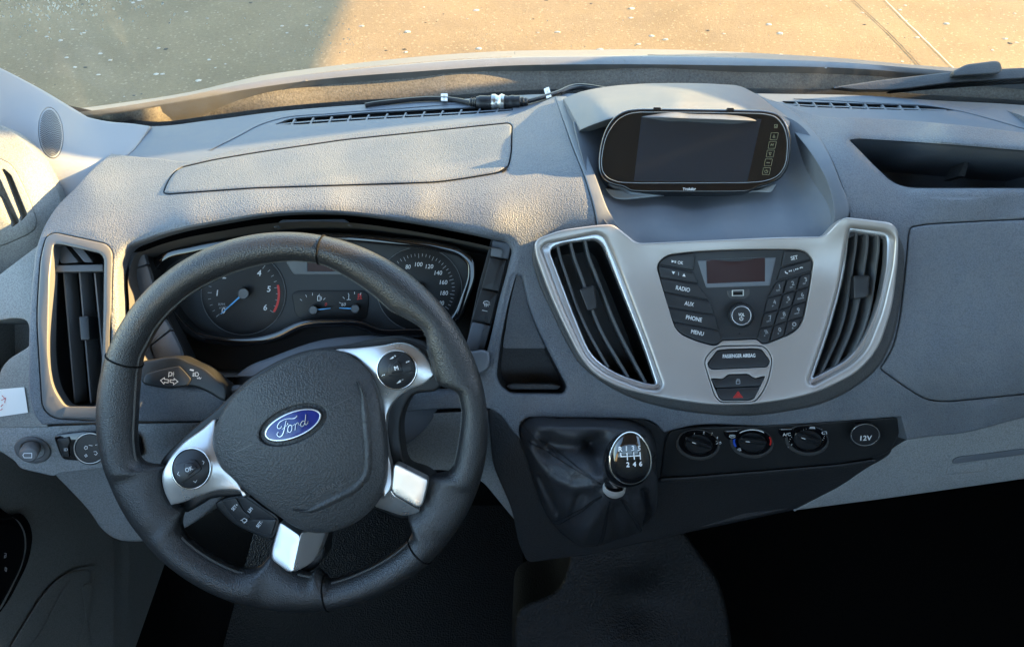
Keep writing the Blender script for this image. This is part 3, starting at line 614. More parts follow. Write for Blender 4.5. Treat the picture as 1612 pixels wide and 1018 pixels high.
grille('demister_grille', 'long slotted demister grille below the windscreen on the driver side, behind the cable', gl1, sl1, [(436, 196), (467, 193), (581, 185.5), (755, 175.5), (806, 172)])
sl2 = [(1255+27.2*i-2, 160.2+.95*i, 1255+27.2*i+4, 168+.95*i) for i in range(8)]
grille('demister_grille', 'slotted demister grille below the windscreen on the passenger side, right of the monitor hood', gl2, sl2, [(1234, 164), (1300, 167), (1367, 169.5), (1450, 172), (1490, 173.5)])
# ------------------------------------------------------------------ lower panels, console, glovebox below
SLO = Surf([(30, 672, 'D', .772), (-40, 672, 'D', .772), (150, 665, 'D', .778), (320, 662, 'D', .800), (560, 655, 'D', .82), (760, 645, 'D', .83), (33, 735, 'D', .782), (89, 748, 'D', .79), (160, 738, 'D', .79), (330, 730, 'D', .82), (700, 738, 'D', .87), (808, 815, 'D', .92)])
low = rpoly([(-50, 671.5, 2), (60, 671, 6), (150, 667.5, 20), (330, 664, 20), (560, 656, 20), (775, 645, 6), (800, 700, 10), (812, 820, 6), (756, 752, 20), (700, 738, 20), (600, 745, 30), (440, 750, 30), (300, 748, 20), (165, 736, 10), (96, 744, 3), (84, 749, 4), (32, 737, 14), (24, 725, 10), (0, 709, 14), (-50, 690, 2)], 4)
panel('lower_panel', low, SLO, M['grey'], dash, bev=2, depth=.03, step=14)
SKN = Surf([(80, 735, 'D', .815), (330, 720, 'D', .845), (182, 850, 'D', .885), (340, 810, 'D', .90), (130, 790, 'D', .85)])
panel('knee_panel', rpoly([(70, 730, 4), (330, 720, 4), (362, 770, 20), (330, 805, 30), (285, 836, 30), (222, 853, 20), (184, 850, 14), (160, 833, 14), (141, 803, 16), (112, 772, 20)], 6), SKN, M['grey'], dash, bev=5, depth=.05, step=14)
# console below, black and grained
SCN = Surf([(771, 650, 'D', .815), (819, 700, 'D', .82), (990, 662, 'D', .815), (1046, 676, 'D', .828), (1210, 667, 'D', .832), (1420, 655, 'D', .838), (1080, 738, 'D', .868), (1400, 712, 'D', .876), (1180, 800, 'D', .95), (1330, 765, 'D', .93), (810, 812, 'D', .87), (860, 860, 'D', .90), (1000, 845, 'D', .92), (900, 760, 'D', .845)])
panel('lower_console', rpoly([(768, 642, 6), (822, 650, 4), (1000, 652, 4), (1046, 674, 4), (1210, 664, 20), (1424, 650, 3), (1432, 690, 3), (1402, 716, 10), (1330, 764, 20), (1246, 803, 6), (1080, 838, 20), (930, 872, 10), (830, 885, 10), (816, 853, 10), (806, 800, 20), (775, 730, 20)], 6), SCN, M['blackgrain'], dash, bev=4, depth=.08, step=14)
SG = Surf([(1427, 696, 'D', .862), (1612, 660, 'D', .845), (1722, 640, 'D', .842), (1247, 802, 'D', .965), (1612, 752, 'D', .905), (1722, 735, 'D', .90), (1387, 784, 'D', .94), (1330, 762, 'D', .925)])
panel('lower_glovebox', rpoly([(1402, 706, 6), (1430, 690, 8), (1461, 681, 20), (1612, 655, 20), (1722, 636, 2), (1722, 737, 2), (1612, 753, 20), (1387, 785, 20), (1248, 803, 2), (1328, 762, 20)], 4), SG, M['grey'], dash, bev=2.5, depth=.05, step=12)
lg = panel('glovebox_handle', rpoly([(1500, 724, 3), (1508, 719, 4), (1612, 706, 10), (1722, 693, 2), (1722, 700, 2), (1612, 715, 10), (1500, 730, 3)], 2), SG, M['trim'], dash, off=.003, bev=1.2, depth=.006, step=14)
panel('handle_recess', rpoly([(1494, 733, 3), (1555, 727, 5), (1553, 741, 4), (1488, 747, 3)], 2), SG, M['grey'], dash, off=.0015, bev=1.5, depth=.003, step=14)
# ------------------------------------------------------------------ end of the dash beside the door, with cup holder
SP = Surf([(-50, 430, 'D', .80), (25, 415, 'D', .785), (60, 392, 'D', .79), (50, 480, 'D', .768), (-50, 560, 'D', .775), (46, 560, 'D', .765), (-50, 671, 'D', .772), (60, 671, 'D', .772)])
cup = spline([(-50, 507, 1), (0, 504), (21, 501), (42, 505), (47, 525), (45, 545), (32, 554), (12, 568), (3, 580), (-4, 600), (-50, 606, 1)], 5)
panel('end_panel', rpoly([(-52, 455, 2), (0, 432, 4), (25, 413, 6), (62, 385, 3), (66, 470, 6), (64, 640, 6), (76, 672, 3), (20, 672.5, 6), (-52, 672.5, 2)], 4), SP, M['greyl'], dash, holes=[cup], hbev=2.2, bev=1.2, depth=.02, hdepth=.01, step=10)
cavity('cup_holder_liner', inset(cup, .8), SP, -.008, .07, .93, M['greyl'], dash)
# ------------------------------------------------------------------ air vents
def blade(name, pts, w, surf, off, depth, m, parent, step=6):
    L = spline(pts, step, False); t = np.gradient(L, axis=0); t /= np.linalg.norm(t, axis=1)[:, None]; nn = np.stack([-t[:, 1], t[:, 0]], 1)*w/2
    A = surf(*(L+nn).T, off); B = surf(*(L-nn).T, off); C = surf(*L.T, off+.0012); D = A+AF*depth; E = B+AF*depth
    V = np.concatenate([D, A, C, B, E]); n = len(L); F = []
    for r in range(4):
        for i in range(n-1): F.append((r*n+i, r*n+i+1, (r+1)*n+i+1, (r+1)*n+i))
    F += [(0, n, 2*n, 3*n, 4*n), tuple(k*n+n-1 for k in (4, 3, 2, 1, 0))]
    return build(name, V, F, m, parent, True, 30)
M['slat'] = mat('vent_slat', (.10, .105, .11), .36, spec=.5)
M['ventframe'] = mat('vent_frame_plastic', (.105, .107, .11), .45, grain=(1200, .00006, 'n'), spec=.4)
vl = thing('air_vent', 'tall dark side vent with grey frame at the driver door end of the dashboard', 'air vent', SK(np.array([115.]), np.array([520.]))[0], 'dashboard air vents')
vo = rpoly([(85, 385, 6), (94, 384, 6), (158, 399, 8), (164, 407, 6), (163, 480, 20), (161, 568, 20), (151, 640, 6), (104, 640, 10), (84, 610, 30), (76, 560, 30), (79, 430, 20)], 5)
panel('frame', inset(vseat, 1.2), SK, M['ventframe'], vl, off=.002, holes=[vo], bev=2, hbev=5, depth=.012, hdepth=.012, step=9)
cavity('duct', inset(vo, -.5), SK, -.011, .07, .9, M['black'], vl)
for a, b in (((101, 428), (119, 634)), ((126, 428), (144, 634)), ((150, 430), (163, 566))):
    blade('slat', [a, ((a[0]+b[0])/2, (a[1]+b[1])/2), b], 4.2, SK, -.016, .02, M['slat'], vl)
panel('tab', rpoly([(124, 498), (140, 497), (142, 535), (127, 536)], 3), SK, M['button'], vl, off=-.010, bev=2.2, depth=.016, step=14)
panel('top_bar', rpoly([(79, 418), (163, 416), (163, 427), (79, 428.5)], 3), SK, M['ventframe'], vl, off=-.009, bev=1.8, depth=.02, step=20)
for pts in ([(86, 388), (102, 385), (124, 413), (96, 415)], [(112, 388), (131, 392), (147, 413), (133, 413)]):
    panel('upper_vane', rpoly(pts, 3), SK, M['ventframe'], vl, off=-.016, bev=1, depth=.02, step=20)
panel('sill', rpoly([(102, 640), (153, 640), (152, 659), (97, 657)], 2), SK, M['ventframe'], vl, off=.003, bev=1.5, depth=.006, step=20)
# ------------------------------------------------------------------ silver centre bezel
SS = Surf([(845, 380, 'D', .772), (960, 358, 'D', .768), (860, 450, 'D', .778), (900, 530, 'D', .782), (960, 595, 'D', .786), (1005, 385, 'D', .778), (1040, 607, 'D', .788), (1040, 420, 'D', .786), (1060, 500, 'D', .790), (1160, 376, 'D', .776), (1160, 470, 'D', .790), (1160, 560, 'D', .792), (1160, 636, 'D', .788), (1280, 420, 'D', .787), (1255, 520, 'D', .790), (1330, 346, 'D', .766), (1412, 362, 'D', .770), (1410, 450, 'D', .778), (1382, 551, 'D', .784), (1300, 615, 'D', .787), (1300, 372, 'D', .776), (1280, 600, 'D', .787)])
cc = thing('centre_bezel', 'satin silver centre bezel framing the radio and two vents', 'bezel', SS(np.array([1160.]), np.array([600.]))[0])
bez = rpoly([(841, 384, 8), (847, 375, 5), (882, 362, 20), (943, 354, 16), (964, 353, 8), (975, 360, 6), (1003, 383, 10), (1130, 377.5, 40), (1220, 373.5, 40), (1297, 372.5, 10), (1318, 350, 8), (1331, 342, 6), (1402, 350, 10), (1414, 362, 8), (1414, 408, 20), (1405, 482, 20), (1384, 548, 24), (1350, 587, 24), (1289, 617, 30), (1240, 629, 30), (1180, 637, 20), (1120, 637.5, 20), (1043, 627, 30), (976, 611, 24), (936, 590, 24), (912, 561, 20), (888, 513, 30), (863, 458, 30), (843, 402, 14)], 10, 6)
vL = rpoly([(852, 391, 8), (860, 384, 6), (940, 368, 10), (952, 374, 8), (973, 421, 20), (1013, 525, 30), (1042, 606, 6), (1036, 614, 5), (1010, 611, 10), (955, 589, 20), (926, 566, 20), (888, 487, 30)], 6)
vR = rpoly([(1338, 358, 6), (1397, 365, 8), (1407, 375, 8), (1404, 418, 20), (1387, 492, 20), (1364, 550, 16), (1340, 574, 16), (1280, 607, 5), (1273, 600, 5), (1299, 526, 30), (1323, 443, 30), (1335, 372, 10)], 6)
rad_o = rpoly(zc(1020, 370, 5.657, [(78, 280, 50), (110, 225, 50), (180, 175, 60), (400, 148, 80), (800, 128, 80), (1200, 127, 80), (1360, 132, 60), (1415, 155, 50), (1468, 222, 40), (1472, 260, 40), (1442, 480, 60), (1392, 740, 60), (1352, 822, 60), (1280, 882, 60), (1052, 972, 40), (1008, 968, 30), (970, 928, 20), (660, 938, 20), (622, 983, 30), (568, 983, 40), (420, 943, 60), (290, 884, 60), (238, 822, 60), (138, 500, 60)]), 5)
rad_o = rpoly([tuple(p) for p in rad_o[::2]], 1.5, 2)
hz_o = rpoly(zc(1080, 520, 4.626, [(130, 230), (160, 170), (222, 118), (290, 110), (500, 108), (560, 112), (602, 150), (632, 215), (602, 360), (560, 450), (512, 510), (478, 526), (252, 526), (208, 480), (160, 330)]), 9)
panel('fascia', bez, SS, M['silver'], cc, off=.004, holes=[vL, vR, inset(rad_o, -.3), inset(hz_o, -.3)], bev=3.2, hbev=[7, 7, 1.2, 1.5], depth=.012, hdepth=[.012, .012, .008, .008], step=9, nb=5)
def cvent(label, loop, inner, slats, tab):
    t = thing('air_vent', label, 'air vent', SS(*np.mean(loop, 0)[:, None], 0)[0], 'dashboard air vents')
    panel('frame', inset(loop, -1.0), SS, M['silver_rim'], t, off=-.0055, holes=[inner], bev=.5, hbev=3, depth=.004, hdepth=.008, step=8)
    cavity('duct', inset(inner, -.6), SS, -.012, .075, .92, M['black'], t)
    for s in slats: blade('slat', s, 4.2, SS, -.010, .022, M['slat'], t)
    panel('tab', rpoly(tab, 4), SS, M['button'], t, off=-.002, bev=2.5, depth=.014, step=14)
    return t
z4 = lambda p: zc(830, 330, 3.283, p)
iL = rpoly(z4([(112, 205, 20), (180, 175, 20), (355, 153, 30), (392, 185, 20), (480, 400, 60), (600, 700, 60), (668, 905, 6), (600, 893, 20), (450, 843, 50), (330, 755, 50), (250, 565, 60)]), 5)
tL = cvent('left of the two vents in the silver centre bezel, beside the radio menu keys', vL, iL,
  [z4([(155, 180), (172, 250), (200, 335), (300, 600), (418, 815)]), z4([(225, 172), (245, 250), (277, 335), (370, 600), (522, 865)]), z4([(300, 160), (318, 240), (347, 315), (460, 600), (612, 893)])],
  z4([(268, 412), (345, 388), (362, 510), (312, 525)]))
z7 = lambda p: zc(1240, 320, 2.036, p)
iR = rpoly(z7([(198, 91, 6), (312, 107, 8), (317, 125, 8), (315, 200, 20), (290, 330, 30), (240, 440, 20), (190, 502, 16), (80, 560, 3), (130, 420, 30), (180, 240, 30)]), 4)
tR = cvent('right of the two vents in the silver centre bezel, nearer the glovebox', vR, iR,
  [z7([(220, 93), (218, 130), (210, 185), (170, 400), (105, 550)]), z7([(256, 95), (255, 130), (246, 195), (205, 400), (152, 525)]), z7([(290, 100), (291, 135), (284, 195), (245, 400), (200, 500)])],
  z7([(210, 232), (263, 230), (258, 300), (212, 308)]))
# ------------------------------------------------------------------ radio
zr = lambda p: zc(1020, 370, 5.657, p)
rd = thing('radio', 'black radio control panel with keypad and volume knob in the silver bezel', 'radio', SS(np.array([1160.]), np.array([535.]))[0])
panel('face', inset(rad_o, .5), SS, M['button'], rd, off=.0005, bev=1.2, depth=.004, step=6)
RO = .0028
def key(pts, legends, r=2.0):
    k = panel('button', inset(rpoly(zr(pts), r), .55), SS, M['button'], rd, off=RO, bev=1.1, depth=.003, step=5)
    for l in legends: l(k)
    return k
def tx(b, x, y, h, rot=-11, w=None, mt='white', bold=.12):
    X, Y = zr([(x, y)])[0]; return lambda k: text(b, X, Y, h/5.657, SS, RO+.0003, M[mt], k, rot, w=None if w is None else w/5.657, bold=bold)
def pol(polys, mt='white'): return lambda k: fill('symbol', [zr(p) for p in polys], SS, RO+.0003, M[mt], k)
def lin(lines, w=5, mt='white'): return lambda k: ink('symbol', [zr(l) for l in lines], w/5.657, SS, RO+.0003, M[mt], k)
key([(92, 262), (115, 225, 8), (180, 182, 8), (400, 158), (425, 200), (408, 320)], [tx('OK', 290, 246, 28, -6, 48), pol([[(210, 222), (236, 234), (211, 246)]]), lin([[(241, 228), (240, 248)], [(248, 229), (247, 249)]])])
key([(93, 272), (407, 328), (448, 432), (106, 376)], [pol([[(212, 322), (242, 326), (226, 350)], [(306, 366), (336, 371), (322, 342)]]), lin([[(273, 330), (272, 360)]], 3)])
key([(108, 382), (450, 438), (480, 490), (552, 580), (136, 505)], [tx('RADIO', 312, 478, 36, -11, 125)])
key([(138, 512), (554, 590), (598, 713), (168, 640)], [tx('AUX', 368, 612, 36, -10, 82)])
key([(171, 647), (600, 720), (634, 848), (226, 772)], [tx('PHONE', 410, 742, 36, -11, 142)])
key([(228, 778), (632, 853), (658, 932), (622, 974, 6), (570, 976, 6), (420, 936, 8), (292, 878, 8), (244, 824)], [tx('MENU', 441, 868, 34, -12, 112)])
key([(1212, 142), (1360, 142, 6), (1410, 162, 8), (1454, 214), (1184, 288)], [tx('SET', 1303, 202, 34, 11, 62)])
key([(1180, 296), (1458, 220), (1466, 262), (1454, 322), (1146, 406)], [pol([[(1252, 322), (1264, 312), (1266, 328)], [(1266, 319), (1280, 309), (1281, 325)], [(1312, 298), (1327, 302), (1313, 314)], [(1328, 294), (1344, 298), (1330, 310)]]), lin([[(1298, 304), (1302, 326)]], 3), lin([[(1222, 322), (1228, 336), (1246, 342)]], 9), lin([[(1352, 296), (1364, 287), (1380, 290)]], 8)])
c0 = [(1143, 414), (1062, 558), (1031, 695), (996, 830), (967, 924)]; c1 = [(1236, 393), (1201, 528), (1165, 665), (1120, 805), (1082, 952)]
c2 = [(1355, 360), (1320, 492), (1280, 635), (1240, 767), (1208, 905)]; c3 = [(1458, 330), (1440, 462), (1412, 592), (1380, 730), (1336, 834)]
cols = [c0, c1, c2, c3]; lab = [['1', '2', '3'], ['4', '5', '6'], ['7', '8', '9'], ['TA', '0', 'o']]; sub = [['oo', 'abc', 'def'], ['ghi', 'jkl', 'mno'], ['pqrs', 'tuv', 'wxyz'], ['*', '+', '#']]
for r in range(4):
    for c in range(3):
        a, b, d, e = cols[c][r], cols[c+1][r], cols[c+1][r+1], cols[c][r+1]; q = lambda p, s, t: (p[0]+s, p[1]+t)
        cx = (a[0]+b[0]+d[0]+e[0])/4; cy = (a[1]+b[1]+d[1]+e[1])/4
        pts = [q(a, 3, 3), q(b, -3, 3), q(d, -3, -3), q(e, 3, -3)]
        if r == 3 and c == 0: pts = [q(a, 3, 3), q(b, -3, 3), q(d, -3, -3), (1052, 964), (1010, 960), (970, 926)]
        key(pts, [tx(lab[r][c], cx+12, cy-16, 36, 14, 28 if lab[r][c] == 'TA' else None, 'dimwhite'), tx(sub[r][c], cx-2, cy+18, 15, 14, None, 'dimwhite', .05)])
# display in its bright chamfer
dsp = panel('display_frame', rpoly(zr([(442, 228), (1140, 198), (1138, 215), (1085, 450), (520, 470)]), 2), SS, M['trim'], rd, off=.0016, holes=[rpoly(zr([(520, 222), (1043, 200), (1043, 412), (528, 432)]), .6)], bev=1, hbev=.6, depth=.003, hdepth=.006, step=6)
panel('display', rpoly(zr([(515, 218), (1048, 198), (1048, 416), (522, 436)]), .4), SS, M['redlcd'], rd, off=.0009, bev=0, depth=.002, step=6)
up = panel('port_recess', rpoly(zr([(700, 490), (915, 480), (905, 545), (870, 566), (745, 570), (712, 545)]), 3), SS, M['lip'], rd, off=.0009, bev=1.2, depth=.002, step=14)
panel('usb_port', rpoly(zr([(748, 488), (855, 485), (855, 542), (748, 544)]), .8), SS, M['nickel'], rd, off=.0016, holes=[rpoly(zr([(757, 497), (846, 494), (846, 534), (757, 536)]), .5)], bev=.5, hbev=.3, depth=.003, hdepth=.006, step=14)
panel('port_slot', rpoly(zr([(760, 512), (843, 510), (843, 528), (760, 530)]), .4), SS, M['void'], rd, off=.0010, bev=0, depth=.001, step=14)
def knob(name, cx, cy, rx, ry, rot, surf, off, h, m, parent, knurl=0, n=64, top=.80, taper=.93):
    """round knob standing off a surface: skirt, knurled flank, rounded rim and flat top"""
    rings = []
    for f, o in ((1.0, 0), (1.0, .25), (taper, .78), (taper*.97, .93), (taper*.90, 1.0), (top*.98, 1.0)):
        L = ellipse(cx, cy, rx*f, ry*f, rot, n)
        if knurl and .1 < o < .95: L = np.array([cx, cy])+(L-[cx, cy])*(1+knurl*((np.arange(n) % 2)*2-1))[:, None]
        rings.append(surf(L[:, 0], L[:, 1], off+h*o))
    return loft(name, rings, m, parent, cap1=True, angle=35, flip=True)
kx, ky = zr([(832, 716)])[0]
kn = knob('volume_knob', kx, ky, 20.5, 19.5, 0, SS, .0008, .013, M['button'], rd, knurl=.018, n=96)
ring = ellipse(kx+.3, ky, 15.6, 15.2); panel('knob_ring', ring, SS, M['silver_rim'], kn, off=.0142, holes=[inset(ring, 1.4)], bev=.5, depth=.001, step=20)
text('VOL', kx, ky-1.5, 4.6, SS, .0142, M['white'], kn, 0, w=9.5, bold=.12)
t = np.linspace(.6, 2*math.pi-.6, 14); ink('power_symbol', [list(zip(kx+2.6*np.sin(t), ky+5-2.6*np.cos(t))), [(kx, ky+1.6), (kx, ky+4.8)]], .8, SS, .0142, M['white'], kn)
panel('microphone_hole', ellipse(*zr([(815, 876)])[0], 1.1, 1.1, 0, 10), SS, M['void'], rd, off=.0008, bev=0, depth=.0005, step=20)
# ------------------------------------------------------------------ switch cluster below the radio
zh = lambda p: zc(1080, 520, 4.626, p)
hz = thing('hazard_switch_panel', 'small shield-shaped switch panel with red hazard triangle below the radio', 'switch panel', SS(np.array([1162.]), np.array([630.]))[0])
pa = rpoly(zh([(158, 240), (228, 147), (300, 138), (480, 133), (548, 138), (612, 222), (592, 266), (190, 283), (166, 268)]), 4)
pb = rpoly(zh([(183, 350), (268, 356), (308, 322), (450, 318), (500, 352), (576, 332), (545, 405), (215, 420)]), 3)
pc = rpoly(zh([(217, 425), (541, 410), (494, 492), (460, 508), (270, 508), (244, 494)]), 4)
panel('plate', inset(hz_o, 1.0), SS, M['silver'], hz, off=.0042, holes=[inset(pa, -.8), inset(np.concatenate([rpoly(zh([(183, 350), (268, 356), (308, 322), (450, 318), (500, 352), (576, 332), (494, 494), (460, 508), (270, 508), (244, 494)]), 3)]), -.8)], bev=1.6, hbev=1, depth=.006, hdepth=.006, step=12)
k = panel('airbag_indicator', pa, SS, M['button'], hz, off=.0030, bev=1.6, depth=.004, step=12)
text('PASSENGER AIRBAG', *zh([(386, 184)])[0], 5.6, SS, .0034, M['white'], k, 1.5, w=51, bold=.15)
k = panel('lock_button', pb, SS, M['button'], hz, off=.0032, bev=1.5, depth=.004, step=12)
ink('padlock_symbol', [zh(l) for l in ([(366, 366), (366, 388), (392, 387), (392, 365), (366, 366)], [(371, 366), (371, 355), (387, 355), (387, 365)])], .8, SS, .0036, M['dimwhite'], k)
k = panel('hazard_button', pc, SS, M['button'], hz, off=.0035, bev=1.5, depth=.004, step=12)
ink('triangle_symbol', [zh([(345, 488), (379, 445), (411, 486), (345, 488)]), zh([(360, 481), (379, 457), (396, 480), (360, 481)]), zh([(374, 474), (379, 466), (384, 473), (374, 474)])], 1.0, SS, .0039, M['red'], k)
# ------------------------------------------------------------------ heater controls
zv = lambda p: zc(1030, 650, 7.676, p)
SH = Surf([(1046, 676, 'D', .826), (1210, 669, 'D', .829), (1420, 656, 'D', .834), (1050, 745, 'D', .862), (1200, 738, 'D', .866), (1400, 712, 'D', .868), (1320, 728, 'D', .868)])
hv = thing('heater_control_panel', 'black heater control strip with three rotary knobs under the centre bezel', 'control panel', SH(np.array([1200.]), np.array([735.]))[0])
panel('plate', rpoly([(1048, 690, 6), (1057, 677, 8), (1085, 672.5, 20), (1210, 669.5, 20), (1296, 664.5, 20), (1408, 657, 6), (1421, 660, 6), (1418, 675, 8), (1402, 710, 10), (1380, 719, 14), (1320, 729, 20), (1200, 739, 30), (1090, 748, 20), (1040, 750, 4)], 6), SH, M['black'], hv, off=.003, bev=2.5, depth=.02, step=12)
panel('lower_lip', rpoly([(1039, 753, 3), (1090, 750, 10), (1200, 741, 20), (1320, 731, 20), (1380, 722, 8), (1378, 728, 3), (1320, 737, 20), (1200, 747, 20), (1090, 757, 20), (1038, 760, 3)], 3), SH, M['blackgrain'], hv, off=.006, bev=2.5, depth=.02, step=12)
def dialset(label, cx, cy, ang, extra):
    ring = panel('dial_rim', ellipse(cx, cy, 34.5, 24.5, -6, 56), SH, M['lip'], hv, off=.006, holes=[ellipse(cx+.8, cy-2.0, 31.2, 21.4, -6, 48)], bev=1.6, hbev=.8, depth=.006, step=9)
    panel('dial_face', ellipse(cx+.8, cy-2.0, 31.6, 21.8, -6, 48), SH, M['gloss'], ring, off=.004, bev=0, depth=.001, step=12)
    kb = knob('dial_knob', cx+1, cy-.5, 22, 15.5, -6, SH, .0035, .006, M['button'], hv, n=48, top=.9, taper=.95)
    # grip bar standing across the knob
    c, s = math.cos(math.radians(ang)), math.sin(math.radians(ang)); rings = []
    for wgt, o in ((8.5, .0085), (7.0, .017), (3.2, .022)):
        L = []
        for t in np.linspace(0, 2*math.pi, 28, endpoint=False):
            a, b = 21.5*np.sign(math.cos(t))*abs(math.cos(t))**.45, wgt*.72*np.sign(math.sin(t))*abs(math.sin(t))**.6
            L.append((cx+2+a*c+b*s, cy-2.5-(a*s-b*c)*.80))
        L = np.array(L); rings.append(SH(L[:, 0], L[:, 1], o))
    loft('grip', rings, M['button'], kb, cap1=True, angle=50, flip=True)
    ink('pointer_mark', [[(cx-11*c*.9, cy-2+11*s*.6+1), (cx-3*c, cy-2+3*s*.6+1)]], 1.3, SH, .0235, M['white'], kb)
    for e in extra: e(ring)
    return kb
HO = .0052
ht = lambda b, x, y, h, rot=0, mt='white': (lambda p: text(b, *zv([(x, y)])[0], h/7.676, SH, HO, M[mt], p, rot, skew=.2, bold=.15))
dialset('fan', 1098.5, 699.5, -24, [ht('0', 390, 302, 30), ht('I', 484, 252, 30), ht('2', 597, 236, 28), ht('3', 697, 248, 28), ht('4', 760, 296, 28), lambda p: ink('fan_symbol', [zv([(740, 345), (765, 335), (775, 360), (800, 345), (808, 365)]), zv([(745, 372), (770, 362), (800, 372)])], .9, SH, HO, M['white'], p)])
def arcpx(cx, cy, rx, ry, a0, a1, n=14): 
    t = np.radians(np.linspace(a0, a1, n)); return list(zip(cx+rx*np.cos(t), cy-ry*np.sin(t)))
dialset('temperature', 1183.5, 696.5, -8, [lambda p: ink('cold_arc', [arcpx(1183.5, 694.5, 28, 19.0, 158, 206)], 3.4, SH, HO, M['blue'], p), lambda p: ink('hot_arc', [arcpx(1184.5, 694.5, 29, 19.0, -18, 22)], 2.6, SH, HO, M['red'], p), lambda p: ink('rim_highlight', [arcpx(1184, 695.5, 29, 19.5, 50, 138)], 1.5, SH, HO, M['white'], p),
  lambda p: ink('seat_symbol', [zv([(995, 452), (1012, 430), (1040, 428), (1048, 452), (995, 458)]), zv([(1005, 445), (1040, 442)])], .8, SH, HO, M['white'], p)])
dialset('air', 1270.5, 692.5, -26, [lambda p: ink('flow_symbol', [zh([(738, 828), (752, 836), (760, 845), (742, 850)]), zh([(765, 838), (772, 826)]), zh([(795, 760), (802, 748), (812, 752)]), zh([(900, 712), (905, 704), (935, 704), (938, 712), (900, 712)]), zh([(988, 745), (1000, 735), (1022, 735), (1025, 750), (998, 755), (988, 745)])], .9, SH, HO, M['white'], p),
  lambda p: fill('flow_dots', [ellipse(*zh([q])[0], .6, .6, 0, 6) for q in ((752, 806), (758, 790), (768, 775), (838, 730), (856, 722), (875, 716), (955, 708), (972, 712), (988, 718), (1008, 768), (1004, 782), (996, 796))], SH, HO, M['white'], p)])
def hbutton(cx, cy, fn):
    k = panel('button', rpoly([(cx-13, cy-7.5, 3), (cx+11, cy-8.5, 3), (cx+13, cy-4, 3), (cx+7, cy+6.5, 4), (cx-6, cy+7.5, 4), (cx-12.5, cy+1, 4)], 3), SH, M['gloss'], hv, off=.006, bev=1.8, depth=.005, step=14); fn(k)
    ink('button_lamp', [[(cx-9, cy-5.5), (cx+8, cy-6.3)]], .9, SH, .0064, M['dimwhite'], k)
hbutton(1152.5, 684.5, lambda k: ink('recirculation_symbol', [arcpx(1153, 686.5, 5, 2.2, 20, 330), [(1150, 686.3), (1156, 686.1)]], .8, SH, .0064, M['white'], k))
hbutton(1238.5, 681.5, lambda k: text('A/C', 1238.5, 683.5, 4.6, SH, .0064, M['white'], k, 3, w=12.5, bold=.1))
# 12 volt socket
sk = thing('power_socket', 'round capped 12V power socket at the right of the heater controls', 'power socket', SH(np.array([1362.]), np.array([695.]))[0])
knob('cap', 1362, 685.5, 24, 18.5, 4, SH, .003, .017, M['button'], sk, n=48, top=.96, taper=.99)
rg = ellipse(1362.2, 684.2, 22.6, 17.3, 4, 48); panel('cap_rim', rg, SH, M['satin'], sk, off=.0206, holes=[inset(rg, 1.0)], bev=.4, depth=.001, step=20)
text('12V', 1363.5, 689, 7.4, SH, .0206, M['white'], sk, 2, w=18.5, skew=.1, bold=.3)
panel('hinge', rpoly([(1352, 668), (1374, 667), (1374, 671), (1352, 672)], 1.5), SH, M['button'], sk, off=.017, bev=.8, depth=.01, step=20)
# ------------------------------------------------------------------ hood over the monitor
SHD = Surf([(888, 156, 'Z', -.468), (914, 205, 'Z', -.448), (947, 138, 'Z', -.462), (1068, 131, 'Z', -.455), (1165, 136, 'Z', -.460), (1212, 165, 'Z', -.455), (1242, 198, 'Z', -.442), (1070, 158, 'Z', -.420), (967, 183, 'Z', -.424), (1080, 184, 'Z', -.412), (1185, 184, 'Z', -.420), (940, 165, 'Z', -.435)])
panel('hood_roof', spline([(887, 156, 1), (910, 146), (947, 138), (1014, 132), (1068, 131), (1135, 133), (1165, 136), (1186, 146), (1213, 165), (1243, 197), (1239, 204, 1), (1210, 194), (1150, 189), (1090, 187), (1020, 185), (967, 186), (940, 194), (913, 205, 1)], 6), SHD, M['trim'], dash, bev=3.5, depth=.030, step=9, nb=4)
SRC = Surf([(905, 200, 'D', .87), (914, 214, 'D', .858), (941, 288, 'D', .818), (961, 338, 'D', .792), (1092, 225, 'D', .888), (1242, 205, 'D', .868), (1295, 260, 'D', .825), (1314, 330, 'D', .793), (1130, 345, 'D', .805), (1005, 384, 'D', .789), (1160, 378, 'D', .788), (1300, 374, 'D', .787), (960, 300, 'D', .848), (1100, 305, 'D', .862), (1255, 300, 'D', .838), (1040, 340, 'D', .808), (1230, 345, 'D', .804)])
panel('monitor_recess', spline([(903, 192, 1), (1000, 176), (1180, 176), (1250, 190), (1302, 258), (1322, 330), (1320, 352), (1300, 380, 1), (1160, 384), (1003, 392, 1), (968, 366), (950, 345), (928, 285)], 8), SRC, M['trim'], dash, bev=0, depth=.01, step=11)
panel('hood_trim', spline([(874, 152, 1), (891, 152, 1), (914, 213), (941, 287), (961, 337), (978, 361, 1), (942, 366, 1), (938, 340), (925, 291), (901, 228)], 7), SK, M['trim'], dash, off=.002, bev=2.0, depth=.03, step=10)
panel('hood_trim', spline([(1184, 145, 1), (1206, 155), (1240, 170), (1286, 212), (1323, 287), (1337, 335), (1335, 344, 1), (1318, 352), (1298, 374, 1), (1311, 352), (1312, 325), (1304, 292), (1286, 256), (1262, 222), (1241, 198), (1212, 165)], 7), SK, M['trim'], dash, off=.002, bev=2.0, depth=.03, step=10)
